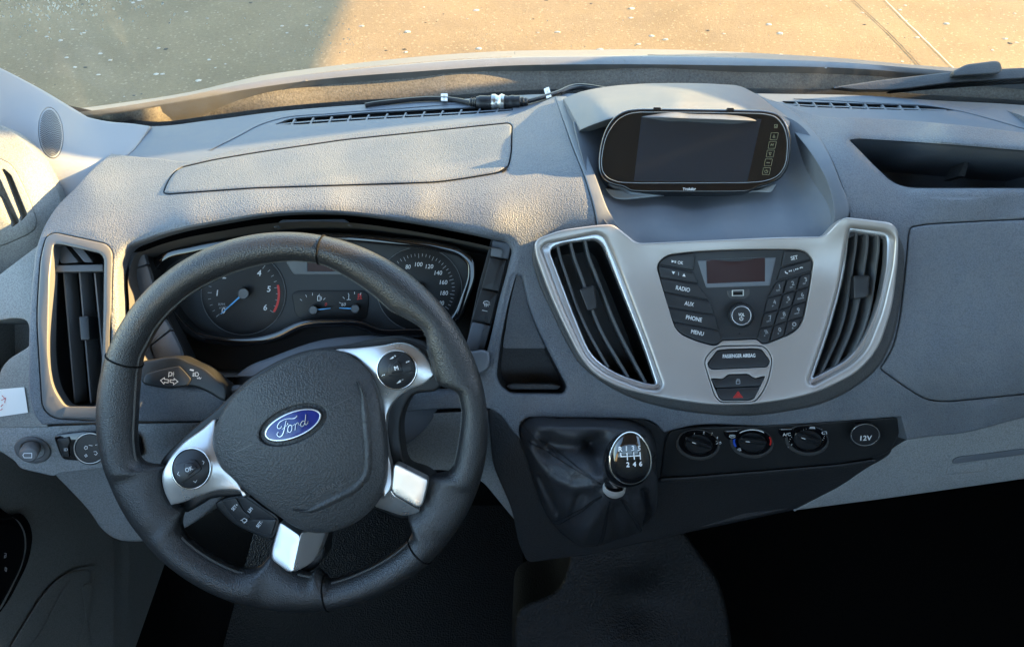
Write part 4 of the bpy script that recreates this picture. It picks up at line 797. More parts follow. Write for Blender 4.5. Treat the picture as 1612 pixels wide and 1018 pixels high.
# ------------------------------------------------------------------ monitor
M['bracket'] = mat('bracket_alu', (.32, .35, .37), .35, .5)
SM = Plane(1092, 235, .815, 40)
mo = thing('mirror_monitor', 'black rounded rear-view monitor with touch buttons in the hood of the dashboard', 'monitor', SM(np.array([1092.]), np.array([298.]))[0])
zm = lambda p: zc(800, 0, 2.985, p)
mout = spline(zm([(424, 775), (428, 715), (442, 650), (468, 590), (505, 545), (555, 519), (610, 511), (680, 510), (800, 511), (1000, 514), (1140, 517), (1215, 521), (1268, 536), (1306, 576), (1326, 640), (1327, 720), (1313, 790), (1278, 840), (1225, 866), (1172, 882), (1135, 901), (1080, 906), (1000, 907), (850, 907), (700, 906), (620, 905), (572, 900), (545, 884), (495, 872), (452, 850), (430, 818)]), 4)
gl = spline(zm([(440, 772), (445, 712), (458, 655), (484, 602), (518, 562), (562, 538), (612, 529), (680, 528), (800, 529), (1000, 531), (1140, 534), (1208, 538), (1256, 551), (1290, 588), (1309, 645), (1310, 716), (1298, 780), (1266, 824), (1210, 848), (1140, 856), (1000, 858), (850, 859), (700, 859), (580, 858), (510, 852), (466, 832), (446, 806)]), 4)
panel('shell', mout, SM, M['gloss'], mo, off=0, holes=[gl], bev=3.5, hbev=1.2, depth=.022, hdepth=.004, step=10, nb=4)
rgo = inset(gl, -.8); panel('glass_edge', rgo, SM, M['bracket'], mo, off=.0004, holes=[inset(gl, .25)], bev=.3, depth=.001, step=20)
panel('mirror_glass', inset(gl, .4), SM, M['mirror'], mo, off=-.0010, bev=0, depth=.001, step=30)
panel('screen', rpoly(zm([(626, 552), (1190, 560), (1124, 853), (590, 851)]), 1.5), SM, M['screen'], mo, off=-.0006, bev=0, depth=.0005, step=30)
zb = lambda p: zc(1160, 170, 7.27, p); MO = -.0004
ic = [[[(425, 305), (437, 338), (410, 338), (425, 305)]], [], [[(380, 545), (394, 512), (366, 512), (380, 545)]], [[(338, 628), (378, 628)], [(338, 620), (344, 634), (350, 620)], [(356, 620), (362, 634)], [(368, 634), (378, 620)]], [arcpx(336, 727, 18, 18, -235, 55, 12), [(337, 704), (337, 727)]]]
for i, (x, y) in enumerate(((424, 325), (402, 425), (380, 525), (358, 625), (336, 725))):
    sq = rpoly([(x-32, y-40), (x+50, y-40), (x+34, y+38), (x-46, y+38)], 5, 2); sq = np.concatenate([sq, sq[:1]])
    k = ink('touch_button', [zb(sq)], .75, SM, MO, M['yellow'], mo)
    if i == 1: text('M', *zb([(x+1, y)])[0], 4.2, SM, MO, M['yellow'], k, 0, skew=.2, bold=.2)
    else: ink('touch_symbol', [zb(l) for l in ic[i]], .8, SM, MO, M['yellow'], k)
ink('touch_symbol', [zb([(432, 192), (466, 192), (460, 228), (428, 228), (432, 192)]), zb([(440, 212), (446, 220), (458, 200)])], .9, SM, MO, M['yellow'], mo)
text('Yrokdor', 1085.2, 297.4, 4.3, SM, .0005, M['white'], mo, 0, w=20.5, skew=.2, bold=.15)
SMB = Plane(1092, 300, .838, 45)
panel('bracket', rpoly([(951, 296, 4), (985, 300, 10), (1060, 304, 10), (1120, 303, 10), (1190, 300, 10), (1224, 288, 6), (1214, 304, 6), (1190, 302, 4), (1170, 305, 10), (1060, 306.5, 10), (985, 315, 8), (966, 314, 8)], 4), SMB, M['bracket'], mo, off=0, bev=2, depth=.02, step=14)
for x, y in ((1034.5, 170.5), (1150, 171.5)):
    panel('clip', rpoly([(x-6, y-1.5), (x+6, y-1.5), (x+6, y+2.5), (x-6, y+2.5)], 1.5), SM, M['gloss'], mo, off=.001, bev=.8, depth=.01, step=14)
# ------------------------------------------------------------------ camera cable lying on the ledge
zk = lambda p: zc(560, 120, 4.03, p)
cb = thing('camera_cable', 'black cable with screw connector lying under the windscreen beside the monitor hood', 'cable', SL(np.array([760.]), np.array([163.]))[0])
tube_px('cable_run', zk([(60, 186), (130, 174), (230, 163), (350, 150), (470, 143), (590, 146), (660, 156), (728, 170)]), SL, .010, .0032, M['cable'], cb)
tube_px('cable_run', zk([(1090, 160), (1160, 142), (1240, 118), (1300, 98), (1350, 74), (1400, 62), (1460, 64), (1540, 76), (1620, 92)]), SL, .012, .0032, M['cable'], cb)
tube_px('cable_run', zk([(1300, 104), (1360, 82), (1420, 72), (1500, 80), (1580, 96)]), SL, .009, .0028, M['cable'], cb)
def cyl_px(name, a, b, r, m, n=14, rr=None, par=None):
    a, b = zk([a, b]); pts = np.array([a, b]); P = SL(pts[:, 0], pts[:, 1], .012)
    t = np.linspace(0, 1, 9); Q = P[0]+(P[1]-P[0])*t[:, None]
    R = np.full(9, r) if rr is None else np.interp(t, np.linspace(0, 1, len(rr)), rr)
    return build(name, *tube3(Q, R, n), m, par or cb)
cyl_px('strain_relief', (724, 167), (766, 170), .006, M['cable'], rr=[.0046, .0065, .0050, .0068, .0055, .0072])
cyl_px('plug', (764, 170), (864, 170), .0092, M['cable'], rr=[.0078, .0095, .0095, .0092, .0098])
cyl_px('coupling', (864, 168), (944, 170), .0108, M['nickel'], rr=[.0108, .0112, .0090, .0118, .0104], n=20)
cyl_px('plug', (944, 169), (1040, 168), .0095, M['cable'], rr=[.0098, .0088, .0098, .0090, .0095])
cyl_px('strain_relief', (1038, 167), (1092, 163), .006, M['cable'], rr=[.0080, .0058, .0075, .0050, .0062, .0042])
for pts, tx_, r_ in ((zk([(540, 112), (582, 110), (581, 156), (541, 155)]), 'CAM', 86), (zk([(1194, 80), (1226, 68), (1242, 130), (1212, 140)]), 'MON', 105)):
    tg = panel('cable_tag', np.array(pts), SL, M['paper'], cb, off=.017, bev=.3, depth=.004, step=20)
    c = np.mean(pts, 0); text(tx_, c[0], c[1]+1, 3.4, SL, .0173, M['black'], tg, r_, w=7)
# ------------------------------------------------------------------ instrument cluster
M['liner'] = mat('liner_plastic', (.085, .083, .08), .6, grain=(900, .0001, 'n'), spec=.3)
cavity('binnacle_liner', inset(open_cl, 13.5), SK, -.017, .105, .985, M['liner'], dash)
SCL = Plane(460, 460, .842, 32)
cl = thing('instrument_cluster', 'black instrument cluster with rev counter and speedometer behind the steering wheel', 'instrument cluster', SCL(np.array([480.]), np.array([535.]))[0])
M['clface'] = mat('cluster_face', (.030, .034, .037), .5, spec=.3)
M['cldial'] = mat('cluster_dial', (.007, .0075, .008), .4, spec=.3)
M['clgrey'] = mat('cluster_grey', (.10, .11, .115), .45)
hood = spline([(232, 432), (238, 414), (256, 398), (300, 386), (360, 375), (440, 368), (540, 367), (616, 373), (691, 382), (730, 394), (747, 412), (749, 432), (738, 470), (722, 505), (700, 524), (640, 530), (590, 528), (566, 518), (520, 515), (475, 518), (440, 534), (410, 542), (340, 542), (305, 533), (275, 508), (250, 470)], 7)
face = inset(hood, 13)
panel('frame', hood, SCL, M['gloss'], cl, off=.022, holes=[face], bev=4, hbev=3, depth=.03, hdepth=.02, step=10)
panel('backplate', inset(face, -4), SCL, M['clface'], cl, off=0, bev=0, depth=.002, step=16)
def gauge(cx, cy, r, rd_):
    dk = panel('dial', ellipse(cx, cy, rd_, rd_*.98, 0, 56), SCL, M['cldial'], cl, off=.0012, bev=.5, depth=.001, step=16)
    rg = ellipse(cx, cy, rd_+.8, rd_*.98+.8, 0, 56); panel('dial_ring', rg, SCL, M['clgrey'], dk, off=.0016, holes=[inset(rg, 1.1)], bev=.3, depth=.002, step=20)
    return dk
def ticks(dk, cx, cy, a0, a1, n, r0, r1, w, m, every=1, r0b=None, name='dial_ticks'):
    ln = []
    for i in range(n):
        a = math.radians(a0+(a1-a0)*i/(n-1)); q = (r0b if (r0b is not None and i % every == 0) else r0)
        ln.append([(cx+q*math.cos(a), cy-q*math.sin(a)), (cx+r1*math.cos(a), cy-r1*math.sin(a))])
    ink(name, ln, w, SCL, .0016, m, dk)
tcx, tcy = 383, 462; dk = gauge(tcx, tcy, 56, 66)
ticks(dk, tcx, tcy, 220.6, -32, 25, 51.5, 56, .75, M['dimwhite'], 4, 49.5)
for i in range(7):
    a = math.radians(220.6-42.1*i); text(str(i), tcx+41*math.cos(a), tcy-41*math.sin(a), 9, SCL, .0016, M['white'], dk, 0, skew=.12, bold=.2)
ink('red_band', [arcpx(tcx, tcy, 56, 56, -31, 14, 18)], 3.6, SCL, .0019, M['red'], dk)
text('RPM', 349, 479, 4, SCL, .0016, M['dimwhite'], dk, 0); text('x1000', 352, 484, 4, SCL, .0016, M['dimwhite'], dk, 0)
scx, scy = 660, 455; dk = gauge(scx, scy, 56, 67)
ticks(dk, scx, scy, 216, -59, 45, 51.5, 56, .7, M['dimwhite'], 4, 49)
for i in range(12):
    a = math.radians(216-25*i); text(str(20*i), scx+40*math.cos(a), scy-39*math.sin(a), 6.6, SCL, .0016, M['white'], dk, 0, skew=.15, w=(4.5 if i == 0 else 8 if i < 5 else 12))
def needle(cx, cy, a, r, rb, hub):
    a = math.radians(a); c, s = math.cos(a), math.sin(a)
    q = lambda u, v: (cx+u*c+v*s, cy-u*s+v*c)
    nd = panel('needle', np.array([q(rb, -1.4), q(r, -.5), q(r, .5), q(rb, 1.4)]), SCL, M['needle'], cl, off=.008, bev=.2, depth=.001, step=30)
    knob('needle_hub', cx, cy, hub, hub, 0, SCL, .0012, .010, M['clgrey'], cl, n=28, top=.9)
needle(tcx, tcy, 222, 48, 2, 9); needle(scx, scy, 222, 48, 2, 9)
# small gauges and display between the dials
sp_ = panel('small_gauge_panel', rpoly([(459, 462, 8), (470, 457, 8), (572, 457, 8), (581, 464, 8), (578, 500, 8), (565, 506, 8), (480, 506, 10), (466, 497, 8)], 6), SCL, M['cldial'], cl, off=.0012, bev=.6, depth=.001, step=16)
for cx_, cy_, a0, a1 in ((493, 488, 140, 45), (559, 486, 158, 70)):
    ln = []
    for i in range(5):
        a = math.radians(a0+(a1-a0)*i/4); ln.append([(cx_+23*math.cos(a), cy_-23*math.sin(a)), (cx_+27*math.cos(a), cy_-27*math.sin(a))])
    ink('dial_ticks', ln, .7, SCL, .0017, M['white'], sp_)
needle(493, 488, 6, 27, 2, 7); needle(559, 486, 177, 25, 2, 7)
text('0', 513, 479, 5, SCL, .0017, M['red'], sp_, skew=.2); text('60', 541, 479, 5, SCL, .0017, M['white'], sp_, skew=.2)
ink('fuel_symbol', [[(500, 473), (500, 466), (504, 466), (504, 473), (500, 473)], [(506, 472), (506, 467)]], .8, SCL, .0017, M['white'], sp_)
ink('coolant_symbol', [[(549, 472), (549, 465)], [(546, 472), (549, 471), (552, 472)]], .8, SCL, .0017, M['white'], sp_)
ink('hot_symbol', [[(564, 471), (564, 463), (568, 463), (568, 471)], [(562, 471), (570, 470)], [(563, 467), (569, 466)]], 1.2, SCL, .0017, M['red'], sp_)
dp = panel('display_frame', rpoly([(443, 400, 4), (580, 400, 4), (568, 432, 4), (462, 432, 4)], 4), SCL, M['clgrey'], cl, off=.001, holes=[rpoly([(484, 408), (556, 408), (556, 427), (484, 427)], 1)], bev=1, depth=.002, step=16)
panel('display', rpoly([(482, 406), (558, 406), (558, 429), (482, 429)], 1), SCL, M['redlcd'], cl, off=.0004, bev=0, depth=.0005, step=30)
# brow insert above the cluster
SBR = Plane(490, 352, .79, 50)
panel('binnacle_insert', rpoly([(430, 357, 2), (444, 346, 3), (542, 345, 3), (554, 354, 2), (550, 356, 2), (540, 349.5, 3), (446, 350.5, 3), (434, 359, 2)], 1.5), SBR, M['trim'], dash, off=.0, bev=.8, depth=.01, step=20)
# switch columns either side of the cluster
SSW = Plane(770, 470, .806, 38)
z5 = lambda p: zc(560, 330, 4.427, p)
swr = thing('switch_column', 'slanted column of black switches with rear demister button right of the gauges', 'switch panel', SSW(np.array([765.]), np.array([575.]))[0])
panel('backing', rpoly(z5([(945, 205), (1098, 235), (1080, 340), (890, 1010), (760, 990), (850, 560)]), 3), SSW, M['black'], swr, off=-.004, bev=1, depth=.02, step=14)
panel('end_cap', rpoly(z5([(955, 213), (1085, 238), (1062, 345), (938, 322)]), 2.5), SSW, M['trim'], swr, off=.002, bev=1.5, depth=.006, step=14)
panel('blank', rpoly(z5([(936, 330), (1053, 355), (1000, 572), (878, 546)]), 2), SSW, M['button'], swr, off=.002, bev=1.4, depth=.006, step=14)
k = panel('demister_button', rpoly(z5([(874, 554), (995, 580), (940, 797), (808, 766)]), 2), SSW, M['button'], swr, off=.002, bev=1.4, depth=.006, step=14)
ink('demister_symbol', [z5([(895, 640), (915, 636), (932, 645), (934, 662), (900, 660), (889, 650), (895, 640)])]+[z5([(x, 650), (x-4, 664), (x, 676)]) for x in (902, 913, 924)]+[z5([(880, 700), (918, 708)])], .85, SSW, .0024, M['white'], k)
panel('end_cap', rpoly(z5([(812, 782), (940, 808), (895, 975), (790, 985), (770, 940)]), 2.5), SSW, M['trim'], swr, off=.003, bev=1.5, depth=.006, step=14)
swl = thing('switch_column', 'slanted column of blank switch covers left of the gauges by the side vent', 'switch panel', SSW(np.array([240.]), np.array([560.]))[0])
SSL = Plane(230, 470, .80, 38)
z6 = lambda p: zc(180, 320, 3.916, p)
panel('backing', rpoly(z6([(62, 318), (190, 290), (330, 700), (460, 960), (200, 960), (150, 640), (60, 420)]), 4), SSL, M['black'], swl, off=-.006, bev=1, depth=.02, step=14)
panel('end_cap', rpoly(z6([(74, 330), (95, 305), (178, 296), (203, 374), (92, 410)]), 3), SSL, M['trim'], swl, off=.002, bev=1.5, depth=.006, step=14)
panel('blank', rpoly(z6([(93, 418), (204, 382), (300, 700), (345, 775), (225, 870), (180, 720)]), 2), SSL, M['trim'], swl, off=.002, bev=1.4, depth=.006, step=14)
panel('end_cap', rpoly(z6([(225, 880), (350, 785), (405, 900), (420, 960), (250, 960)]), 3), SSL, M['trim'], swl, off=.002, bev=1.5, depth=.006, step=14)
# ------------------------------------------------------------------ steering column, stalks
SCO = Bulge(Plane(500, 600, .835, 45), 500, 640, 190, 125, .05, .7)
colm = thing('steering_column', 'grey steering column shroud half hidden behind the wheel hub', 'steering column', SCO(np.array([500.]), np.array([690.]))[0])
panel('upper_shroud', spline([(352, 640), (358, 618), (367, 597), (390, 577), (427, 562), (507, 535), (574, 528), (629, 528), (662, 536), (690, 560), (696, 610), (680, 660), (640, 700), (520, 720), (420, 710), (365, 675)], 7), SCO, M['trim'], colm, bev=4, depth=.06, step=10)
panel('shroud_seam', np.array([(628, 528), (629.5, 528), (630.5, 546), (629, 546)]), SCO, M['void'], colm, off=.0006, bev=0, depth=.0005, step=30)
SST = Plane(290, 590, .772, 42)
st = thing('indicator_stalk', 'black indicator stalk with white turn arrows left of the wheel hub', 'stalk', SST(np.array([330.]), np.array([605.]))[0])
zt = lambda p: zc(220, 550, 11.31, p)
panel('lever', spline(zt([(-60, 245), (60, 205), (300, 160), (520, 125), (680, 128), (900, 220), (1150, 330), (1380, 520), (1540, 660), (1560, 760), (1530, 920), (1460, 900), (1250, 780), (1050, 690), (870, 655), (700, 672), (540, 690), (380, 680), (200, 650), (-40, 612), (-90, 500)]), 4), SST, M['black'], st, off=.006, bev=4.5, depth=.022, step=8, nb=4)
gp = panel('grip', rpoly(zt([(60, 600), (75, 480), (120, 425), (400, 350), (700, 290), (800, 390), (915, 525), (850, 640), (700, 660), (540, 676), (380, 668), (200, 640)]), 3), SST, M['button'], st, off=.0085, bev=2, depth=.004, step=10)
AO = .0089
ink('turn_arrows', [zt([(370, 548), (440, 500), (440, 530), (510, 535), (505, 590), (437, 580), (430, 612), (370, 548)]), zt([(680, 570), (612, 512), (612, 542), (540, 538), (540, 578), (605, 590), (600, 625), (680, 570)])], 1.0, SST, AO, M['white'], gp)
ink('lamp_symbol', [zt([(512, 490), (522, 405), (560, 405), (575, 430), (560, 465), (515, 470)]), zt([(585, 420), (608, 405)]), zt([(588, 438), (612, 436)]), zt([(585, 455), (606, 468)])], .9, SST, AO, M['white'], gp)
ink('beam_symbol', [zt([(990, 470), (995, 405), (1030, 408), (1050, 440), (1035, 470), (990, 470)]), zt([(945, 412), (980, 416)]), zt([(942, 432), (978, 436)]), zt([(940, 452), (976, 456)]), zt([(938, 470), (974, 474)]), zt([(1020, 495), (1035, 520), (1060, 490), (1072, 525), (1095, 495)])], .8, SST, .0066, M['white'], st)
fill('beam_block', [zt([(895, 345), (965, 358), (958, 385), (888, 368)])], SST, .0066, M['white'], st)
SRT = Plane(760, 570, .77, 42)
wr = thing('wiper_stalk', 'tip of the dark wiper stalk showing right of the wheel rim', 'stalk', SRT(np.array([745.]), np.array([570.]))[0])
panel('lever', rpoly([(700, 558, 4), (745, 553, 4), (757, 551, 4), (769, 554, 4), (771, 566, 4), (768, 580, 5), (758, 587, 5), (745, 590, 4), (700, 592, 4)], 4), SRT, M['trim'], wr, off=.0, bev=3.5, depth=.02, step=9, nb=4)
# ------------------------------------------------------------------ steering wheel
WE = 37.0
WC = np.array([461.5, 674.0]); WD = .729
SWH = Plane(WC[0], WC[1], WD, WE)
e_ = math.radians(WE); wn_ = np.array([0, -math.cos(e_), math.sin(e_)]); wt_ = np.array([0, math.sin(e_), math.cos(e_)])
W0 = SWH(WC[:1], WC[1:])[0]
sw = thing('steering_wheel', 'black leather steering wheel with satin spokes and blue oval badge, turned left', 'steering wheel', W0-wn_*.03)
RO_ = .1895
tr = [(682, 584), (672, 548), (669, 520), (650, 507), (616, 490), (559, 443), (512, 417), (465, 411), (419, 416), (384, 425), (338, 443), (303, 463), (272, 489), (249, 516), (236, 540), (225, 560), (219, 614), (217, 650), (215, 688), (219, 722), (235, 735), (262, 729), (258, 747), (262, 771), (274, 794), (293, 800), (284, 822), (290, 842), (340, 878), (380, 896), (410, 892), (430, 866), (432, 872), (462, 896), (494, 876), (497, 904), (512, 915), (570, 896), (641, 852), (650, 837), (649, 825), (637, 812), (660, 800), (668, 755), (680, 744), (702, 747), (713, 733), (722, 690), (727, 645), (720, 613), (690, 607)]
tr = np.array(tr, float); P = SWH(tr[:, 0], tr[:, 1])-W0
ang = np.arctan2(P@wt_, P[:, 0]); rr = np.sqrt((P@wt_)**2+P[:, 0]**2); o = np.argsort(ang); ang, rr = ang[o], rr[o]
NR = 360
phi = np.linspace(-math.pi, math.pi, NR, endpoint=False)
ri = np.interp(phi, np.r_[ang-2*math.pi, ang, ang+2*math.pi], np.r_[rr, rr, rr])
ker = np.exp(-np.linspace(-2, 2, 7)**2); ker /= ker.sum(); ri = np.convolve(np.r_[ri[-3:], ri, ri[:3]], ker, 'valid')
def rim_ring(i, grow=0.0, n=26):
    ri_ = ri[i % NR]; a = (RO_-ri_)/2+grow; rc = (RO_+ri_)/2; b = .0170+grow; c, s = math.cos(phi[i % NR]), math.sin(phi[i % NR]); out = []
    wide = max(0.0, min(1.0, (a-.021)/.015))
    for j in range(n):
        t = 2*math.pi*j/n; ct, st_ = math.cos(t), math.sin(t)
        k = 1-.55*wide*((1-ct)/2)
        x = rc+a*np.sign(ct)*abs(ct)**(1-.25*wide); h = b*st_*k-.006*wide*((1-ct)/2)
        out.append(W0+x*(c*np.array([1., 0, 0])+s*wt_)+h*wn_)
    return np.array(out)
rings = [rim_ring(i) for i in range(NR)]+[rim_ring(0)]
rim = loft('rim', rings, M['leather'], sw, angle=70)
for a in (79, 157.5, -80.5, -46):
    i = int(round((math.radians(a)+math.pi)/(2*math.pi)*NR)) % NR
    L = rim_ring(i, .0002, 40); V, F = tube3(np.r_[L, L[:2]], .0009, 6, False); build('seam', V, F, M['void'], rim)
# sewn edge on the inside of the rim
parts_ = []
for i in range(NR):
    for sub in (0, .5):
        ii = i; ri_ = ri[ii]; a = (RO_-ri_)/2
        if a > .0225 or (ri[(i+3) % NR]-ri[i-3]).__abs__() > .006: continue
        dphi = 2*math.pi/NR; p0 = phi[i]+sub*dphi; p1 = p0+dphi*.36; Ls = []
        for pp, hh, dr in ((p0, .0035, .0016), ((p0+p1)/2, .0048, .0004), (p1, .0062, .0014)):
            Ls.append(W0+(ri_+dr)*(math.cos(pp)*np.array([1., 0, 0])+math.sin(pp)*wt_)+hh*wn_)
        parts_.append(tube3(np.array(Ls), .0006, 5))
V, F = merge(parts_); build('stitching', V, F, M['thread'], rim, kind='stuff')
z1 = lambda p: zc(240, 500, 2.993, p)
# dark casing behind the spokes
panel('rear_casing', spline([(345, 640), (400, 590), (470, 555), (545, 542), (632, 530), (664, 540), (688, 560), (700, 590), (690, 612), (650, 622), (634, 650), (632, 700), (640, 730), (672, 744), (690, 760), (672, 806), (630, 815), (590, 800), (515, 838), (508, 880), (494, 895), (462, 905), (424, 884), (434, 840), (436, 815), (385, 785), (330, 785), (290, 806), (262, 790), (245, 760), (252, 730), (282, 694)], 7), SWH, M['black'], sw, off=-.013, bev=5, depth=.03, step=12)
# satin spoke trims
SPK = Surf([(255, 747, 'D', .716), (300, 738, 'D', .711), (345, 690, 'D', .722), (345, 760, 'D', .722), (275, 790, 'D', .724), (285, 700, 'D', .723), (680, 590, 'D', .722), (625, 580, 'D', .713), (560, 560, 'D', .722), (600, 640, 'D', .727), (640, 540, 'D', .722), (640, 615, 'D', .725), (610, 720, 'D', .722)])
spl = panel('spoke_trim', spline(z1([(292, 478), (240, 520), (130, 602), (72, 680), (46, 742), (56, 812), (88, 880, 1), (130, 872), (230, 836), (330, 812), (425, 828), (440, 850, 1), (400, 770), (330, 700), (292, 600)]), 5), SPK, M['satin'], sw, bev=3, depth=.012, step=8, nb=4)
spr = panel('spoke_trim', spline(z1([(860, 152), (960, 143), (1080, 130), (1180, 117), (1240, 140), (1300, 200), (1328, 270, 1), (1290, 305), (1200, 345), (1140, 395), (1112, 440), (1100, 500), (1112, 640), (1128, 720), (1115, 820), (1090, 850, 1), (1070, 700), (1070, 500), (1040, 300), (960, 190)]), 5), SPK, M['satin'], sw, bev=3, depth=.012, step=8, nb=4)
z2 = lambda p: zc(380, 720, 3.415, p)
SLR = Surf([(620, 729, 'D', .718), (673, 755, 'D', .716), (662, 802, 'D', .722), (619, 777, 'D', .724)])
panel('lower_spoke_trim', rpoly(z2([(818, 25, 10), (1002, 118, 14), (1000, 150, 10), (968, 280, 14), (818, 196, 10), (806, 170, 10)]), 4), SLR, M['satin'], sw, off=.002, bev=2.5, depth=.016, step=10, nb=4)
SLR2 = Surf([(591, 796, 'D', .742), (635, 812, 'D', .742), (664, 805, 'D', .732), (617, 777, 'D', .724), (664, 800, 'D', .722), (607, 740, 'D', .722)])
panel('lower_spoke_edge', rpoly(z2([(775, 175, 10), (806, 172, 6), (818, 200, 8), (966, 286, 10), (930, 305, 12), (865, 312, 10), (715, 262, 4)]), 3), SLR2, M['satin'], sw, off=.0, bev=2, depth=.016, step=10)
SLB = Surf([(440, 821, 'D', .732), (474, 843, 'D', .716), (462, 900, 'D', .714), (427, 878, 'D', .724)])
panel('lower_spoke_trim', rpoly(z2([(206, 342, 6), (318, 418, 10), (312, 460, 10), (278, 615, 8), (250, 612, 8), (160, 545, 10), (165, 490, 10)]), 4), SLB, M['satin'], sw, off=.002, bev=2.2, depth=.016, step=10)
SLB2 = Surf([(474, 843, 'D', .716), (462, 900, 'D', .714), (513, 834, 'D', .738), (499, 878, 'D', .736)])
panel('lower_spoke_edge', rpoly(z2([(320, 400, 6), (460, 388, 4), (440, 450, 10), (405, 540, 10), (340, 590, 10), (272, 617, 6), (312, 440, 10)]), 3), SLB2, M['satin'], sw, off=.001, bev=2, depth=.016, step=10)
# airbag cover
ABx = np.array(z1([(285, 560), (330, 440), (400, 350), (480, 285), (560, 238), (640, 195), (720, 165), (800, 150), (870, 155), (950, 190), (1022, 252), (1062, 350), (1086, 500), (1100, 650), (1092, 800), (1052, 880), (980, 950), (880, 998), (760, 1012), (690, 992), (580, 922), (470, 840), (400, 778), (330, 702), (288, 620)]))
SAB0 = Surf([(337, 690, 'D', .717), (374, 614, 'D', .716), (481, 555, 'D', .720), (557, 563, 'D', .718), (594, 617, 'D', .714), (607, 717, 'D', .712), (591, 794, 'D', .714), (534, 834, 'D', .716), (470, 831, 'D', .718), (397, 781, 'D', .718)])
SAB = Bulge(SAB0, 475, 690, 150, 158, .026, .75)
emb = ellipse(461, 668.5, 56, 27.5, 22, 64)
ab = panel('airbag_cover', spline([tuple(p) for p in ABx], 6), SAB, M['airbag'], sw, off=0, holes=[emb], bev=6, hbev=3.5, depth=.015, hdepth=.004, step=7, nb=5)
# raised pressing that runs round the lower right of the cover
for w_, pts in ((15, [(965, 300), (985, 340), (1000, 420), (1010, 520), (1018, 640), (1008, 740), (960, 800), (880, 845), (800, 885), (720, 912), (660, 905)]),):
    L = resample(z1(pts), 60); t = np.gradient(L, axis=0); t /= np.linalg.norm(t, axis=1)[:, None]; nn = np.stack([-t[:, 1], t[:, 0]], 1); w = w_*np.clip(np.minimum(np.linspace(0, 6, 60), np.linspace(6, 0, 60)), .1, 1)[:, None]
    Q = []
    for f, h in ((-1, -.0008), (-.7, .0004), (-.3, .0022), (0, .0028), (.3, .0022), (.7, .0004), (1, -.0008)): R = L+nn*w*f*.5; Q.append(SAB(R[:, 0], R[:, 1], h))
    loft('pressing', Q, M['airbag'], ab, closed=False, angle=80)
def emboss(name, lines, w, surf, off, m, parent): return ink(name, lines, w, surf, off, m, parent)
M['emboss'] = mat('embossed_line', (.085, .086, .085), .4)
emboss('horn_line', [z1([(845, 420), (940, 372)]), z1([(380, 638), (480, 592)])], 1.0, SAB, .0006, M['emboss'], ab)
emboss('horn_symbol', [z1([(878, 360), (905, 345), (905, 330), (888, 320)]), z1([(862, 352), (880, 348)]), z1([(385, 590), (385, 570), (410, 590), (420, 575), (395, 605)])], .9, SAB, .0006, M['emboss'], ab)
emboss('airbag_frame', [z1([(750, 856), (918, 774)])], 1.1, SAB, .0007, M['emboss'], ab)
emboss('airbag_frame', [z1([(750, 856), (735, 822), (905, 745), (918, 774)])], .6, SAB, .0007, M['airbag'], ab)
text('AIRBAG', *z1([(828, 800)])[0], 7.5, SAB, .0006, M['emboss'], ab, 25.5, w=44)
# badge
bd = panel('badge_seat', inset(emb, -.5), SAB, M['airbag'], sw, off=-.0035, bev=0, depth=.002, step=20)
eo = ellipse(461, 668.5, 48.5, 21.8, 22, 64)
panel('badge_base', eo, SAB, M['gloss'], sw, off=.0005, bev=1.5, depth=.005, step=16)
bb = panel('badge', inset(eo, 1.6), SAB, M['emblem'], sw, off=.0012, bev=1, depth=.001, step=10)
ri2 = inset(eo, 1.8); panel('badge_ring', ri2, SAB, M['emblem_silver'], bb, off=.0017, holes=[inset(ri2, 1.9)], bev=.5, depth=.001, step=20)
zf = lambda p: zc(400, 620, 10.183, p)
strokes = [([(690, 342), (672, 368), (640, 388), (598, 392), (556, 392), (510, 398), (460, 418), (412, 448), (384, 486), (372, 520), (384, 548), (408, 552), (432, 536), (442, 512)], [14, 22, 24, 20, 15, 13, 13, 15, 17, 17, 17, 15, 13, 11]),
  ([(514, 420), (504, 470), (490, 530), (476, 590), (462, 635), (440, 668), (408, 684), (380, 672), (368, 644), (374, 618), (392, 612)], [13, 14, 16, 18, 20, 22, 22, 19, 16, 14, 11]),
  ([(446, 566), (490, 530), (530, 492), (546, 468), (540, 460), (530, 474), (548, 490)], [8, 9, 9, 9, 9, 9, 9]),
  ([(600, 498), (574, 492), (552, 520), (540, 566), (548, 604), (572, 612), (596, 588), (606, 545), (600, 505), (570, 500), (528, 628)], [12, 14, 15, 16, 16, 16, 15, 14, 12, 8, 8]),
  ([(606, 510), (636, 494), (656, 478), (662, 496), (660, 540), (654, 578)], [9, 10, 11, 14, 15, 15]), ([(660, 500), (680, 470), (704, 456), (716, 470), (708, 488), (722, 496), (748, 482)], [10, 13, 15, 14, 10, 9, 9]),
  ([(812, 440), (790, 428), (762, 446), (746, 484), (752, 514), (776, 518), (800, 492), (814, 452)], [14, 15, 16, 16, 16, 15, 14, 13]),
  ([(828, 324), (824, 372), (818, 430), (816, 472), (830, 492), (852, 476), (866, 430)], [17, 18, 18, 18, 17, 14, 9])]
pr = []
for pts, wd in strokes:
    L = spline(zf(pts), 1.4, False); wv = np.interp(np.linspace(0, 1, len(L)), np.linspace(0, 1, len(wd)), wd)/10.183
    t = np.gradient(L, axis=0); t /= np.maximum(np.linalg.norm(t, axis=1), 1e-6)[:, None]; nn = np.stack([-t[:, 1], t[:, 0]], 1)*wv[:, None]/2
    n = len(L); V = np.concatenate([SAB(*(L+nn).T, .0012), SAB(*(L+nn*.5).T, .0026), SAB(*(L-nn*.5).T, .0026), SAB(*(L-nn).T, .0012)])
    pr.append((V, [(r*n+i, r*n+i+1, (r+1)*n+i+1, (r+1)*n+i) for r in range(3) for i in range(n-1)]))
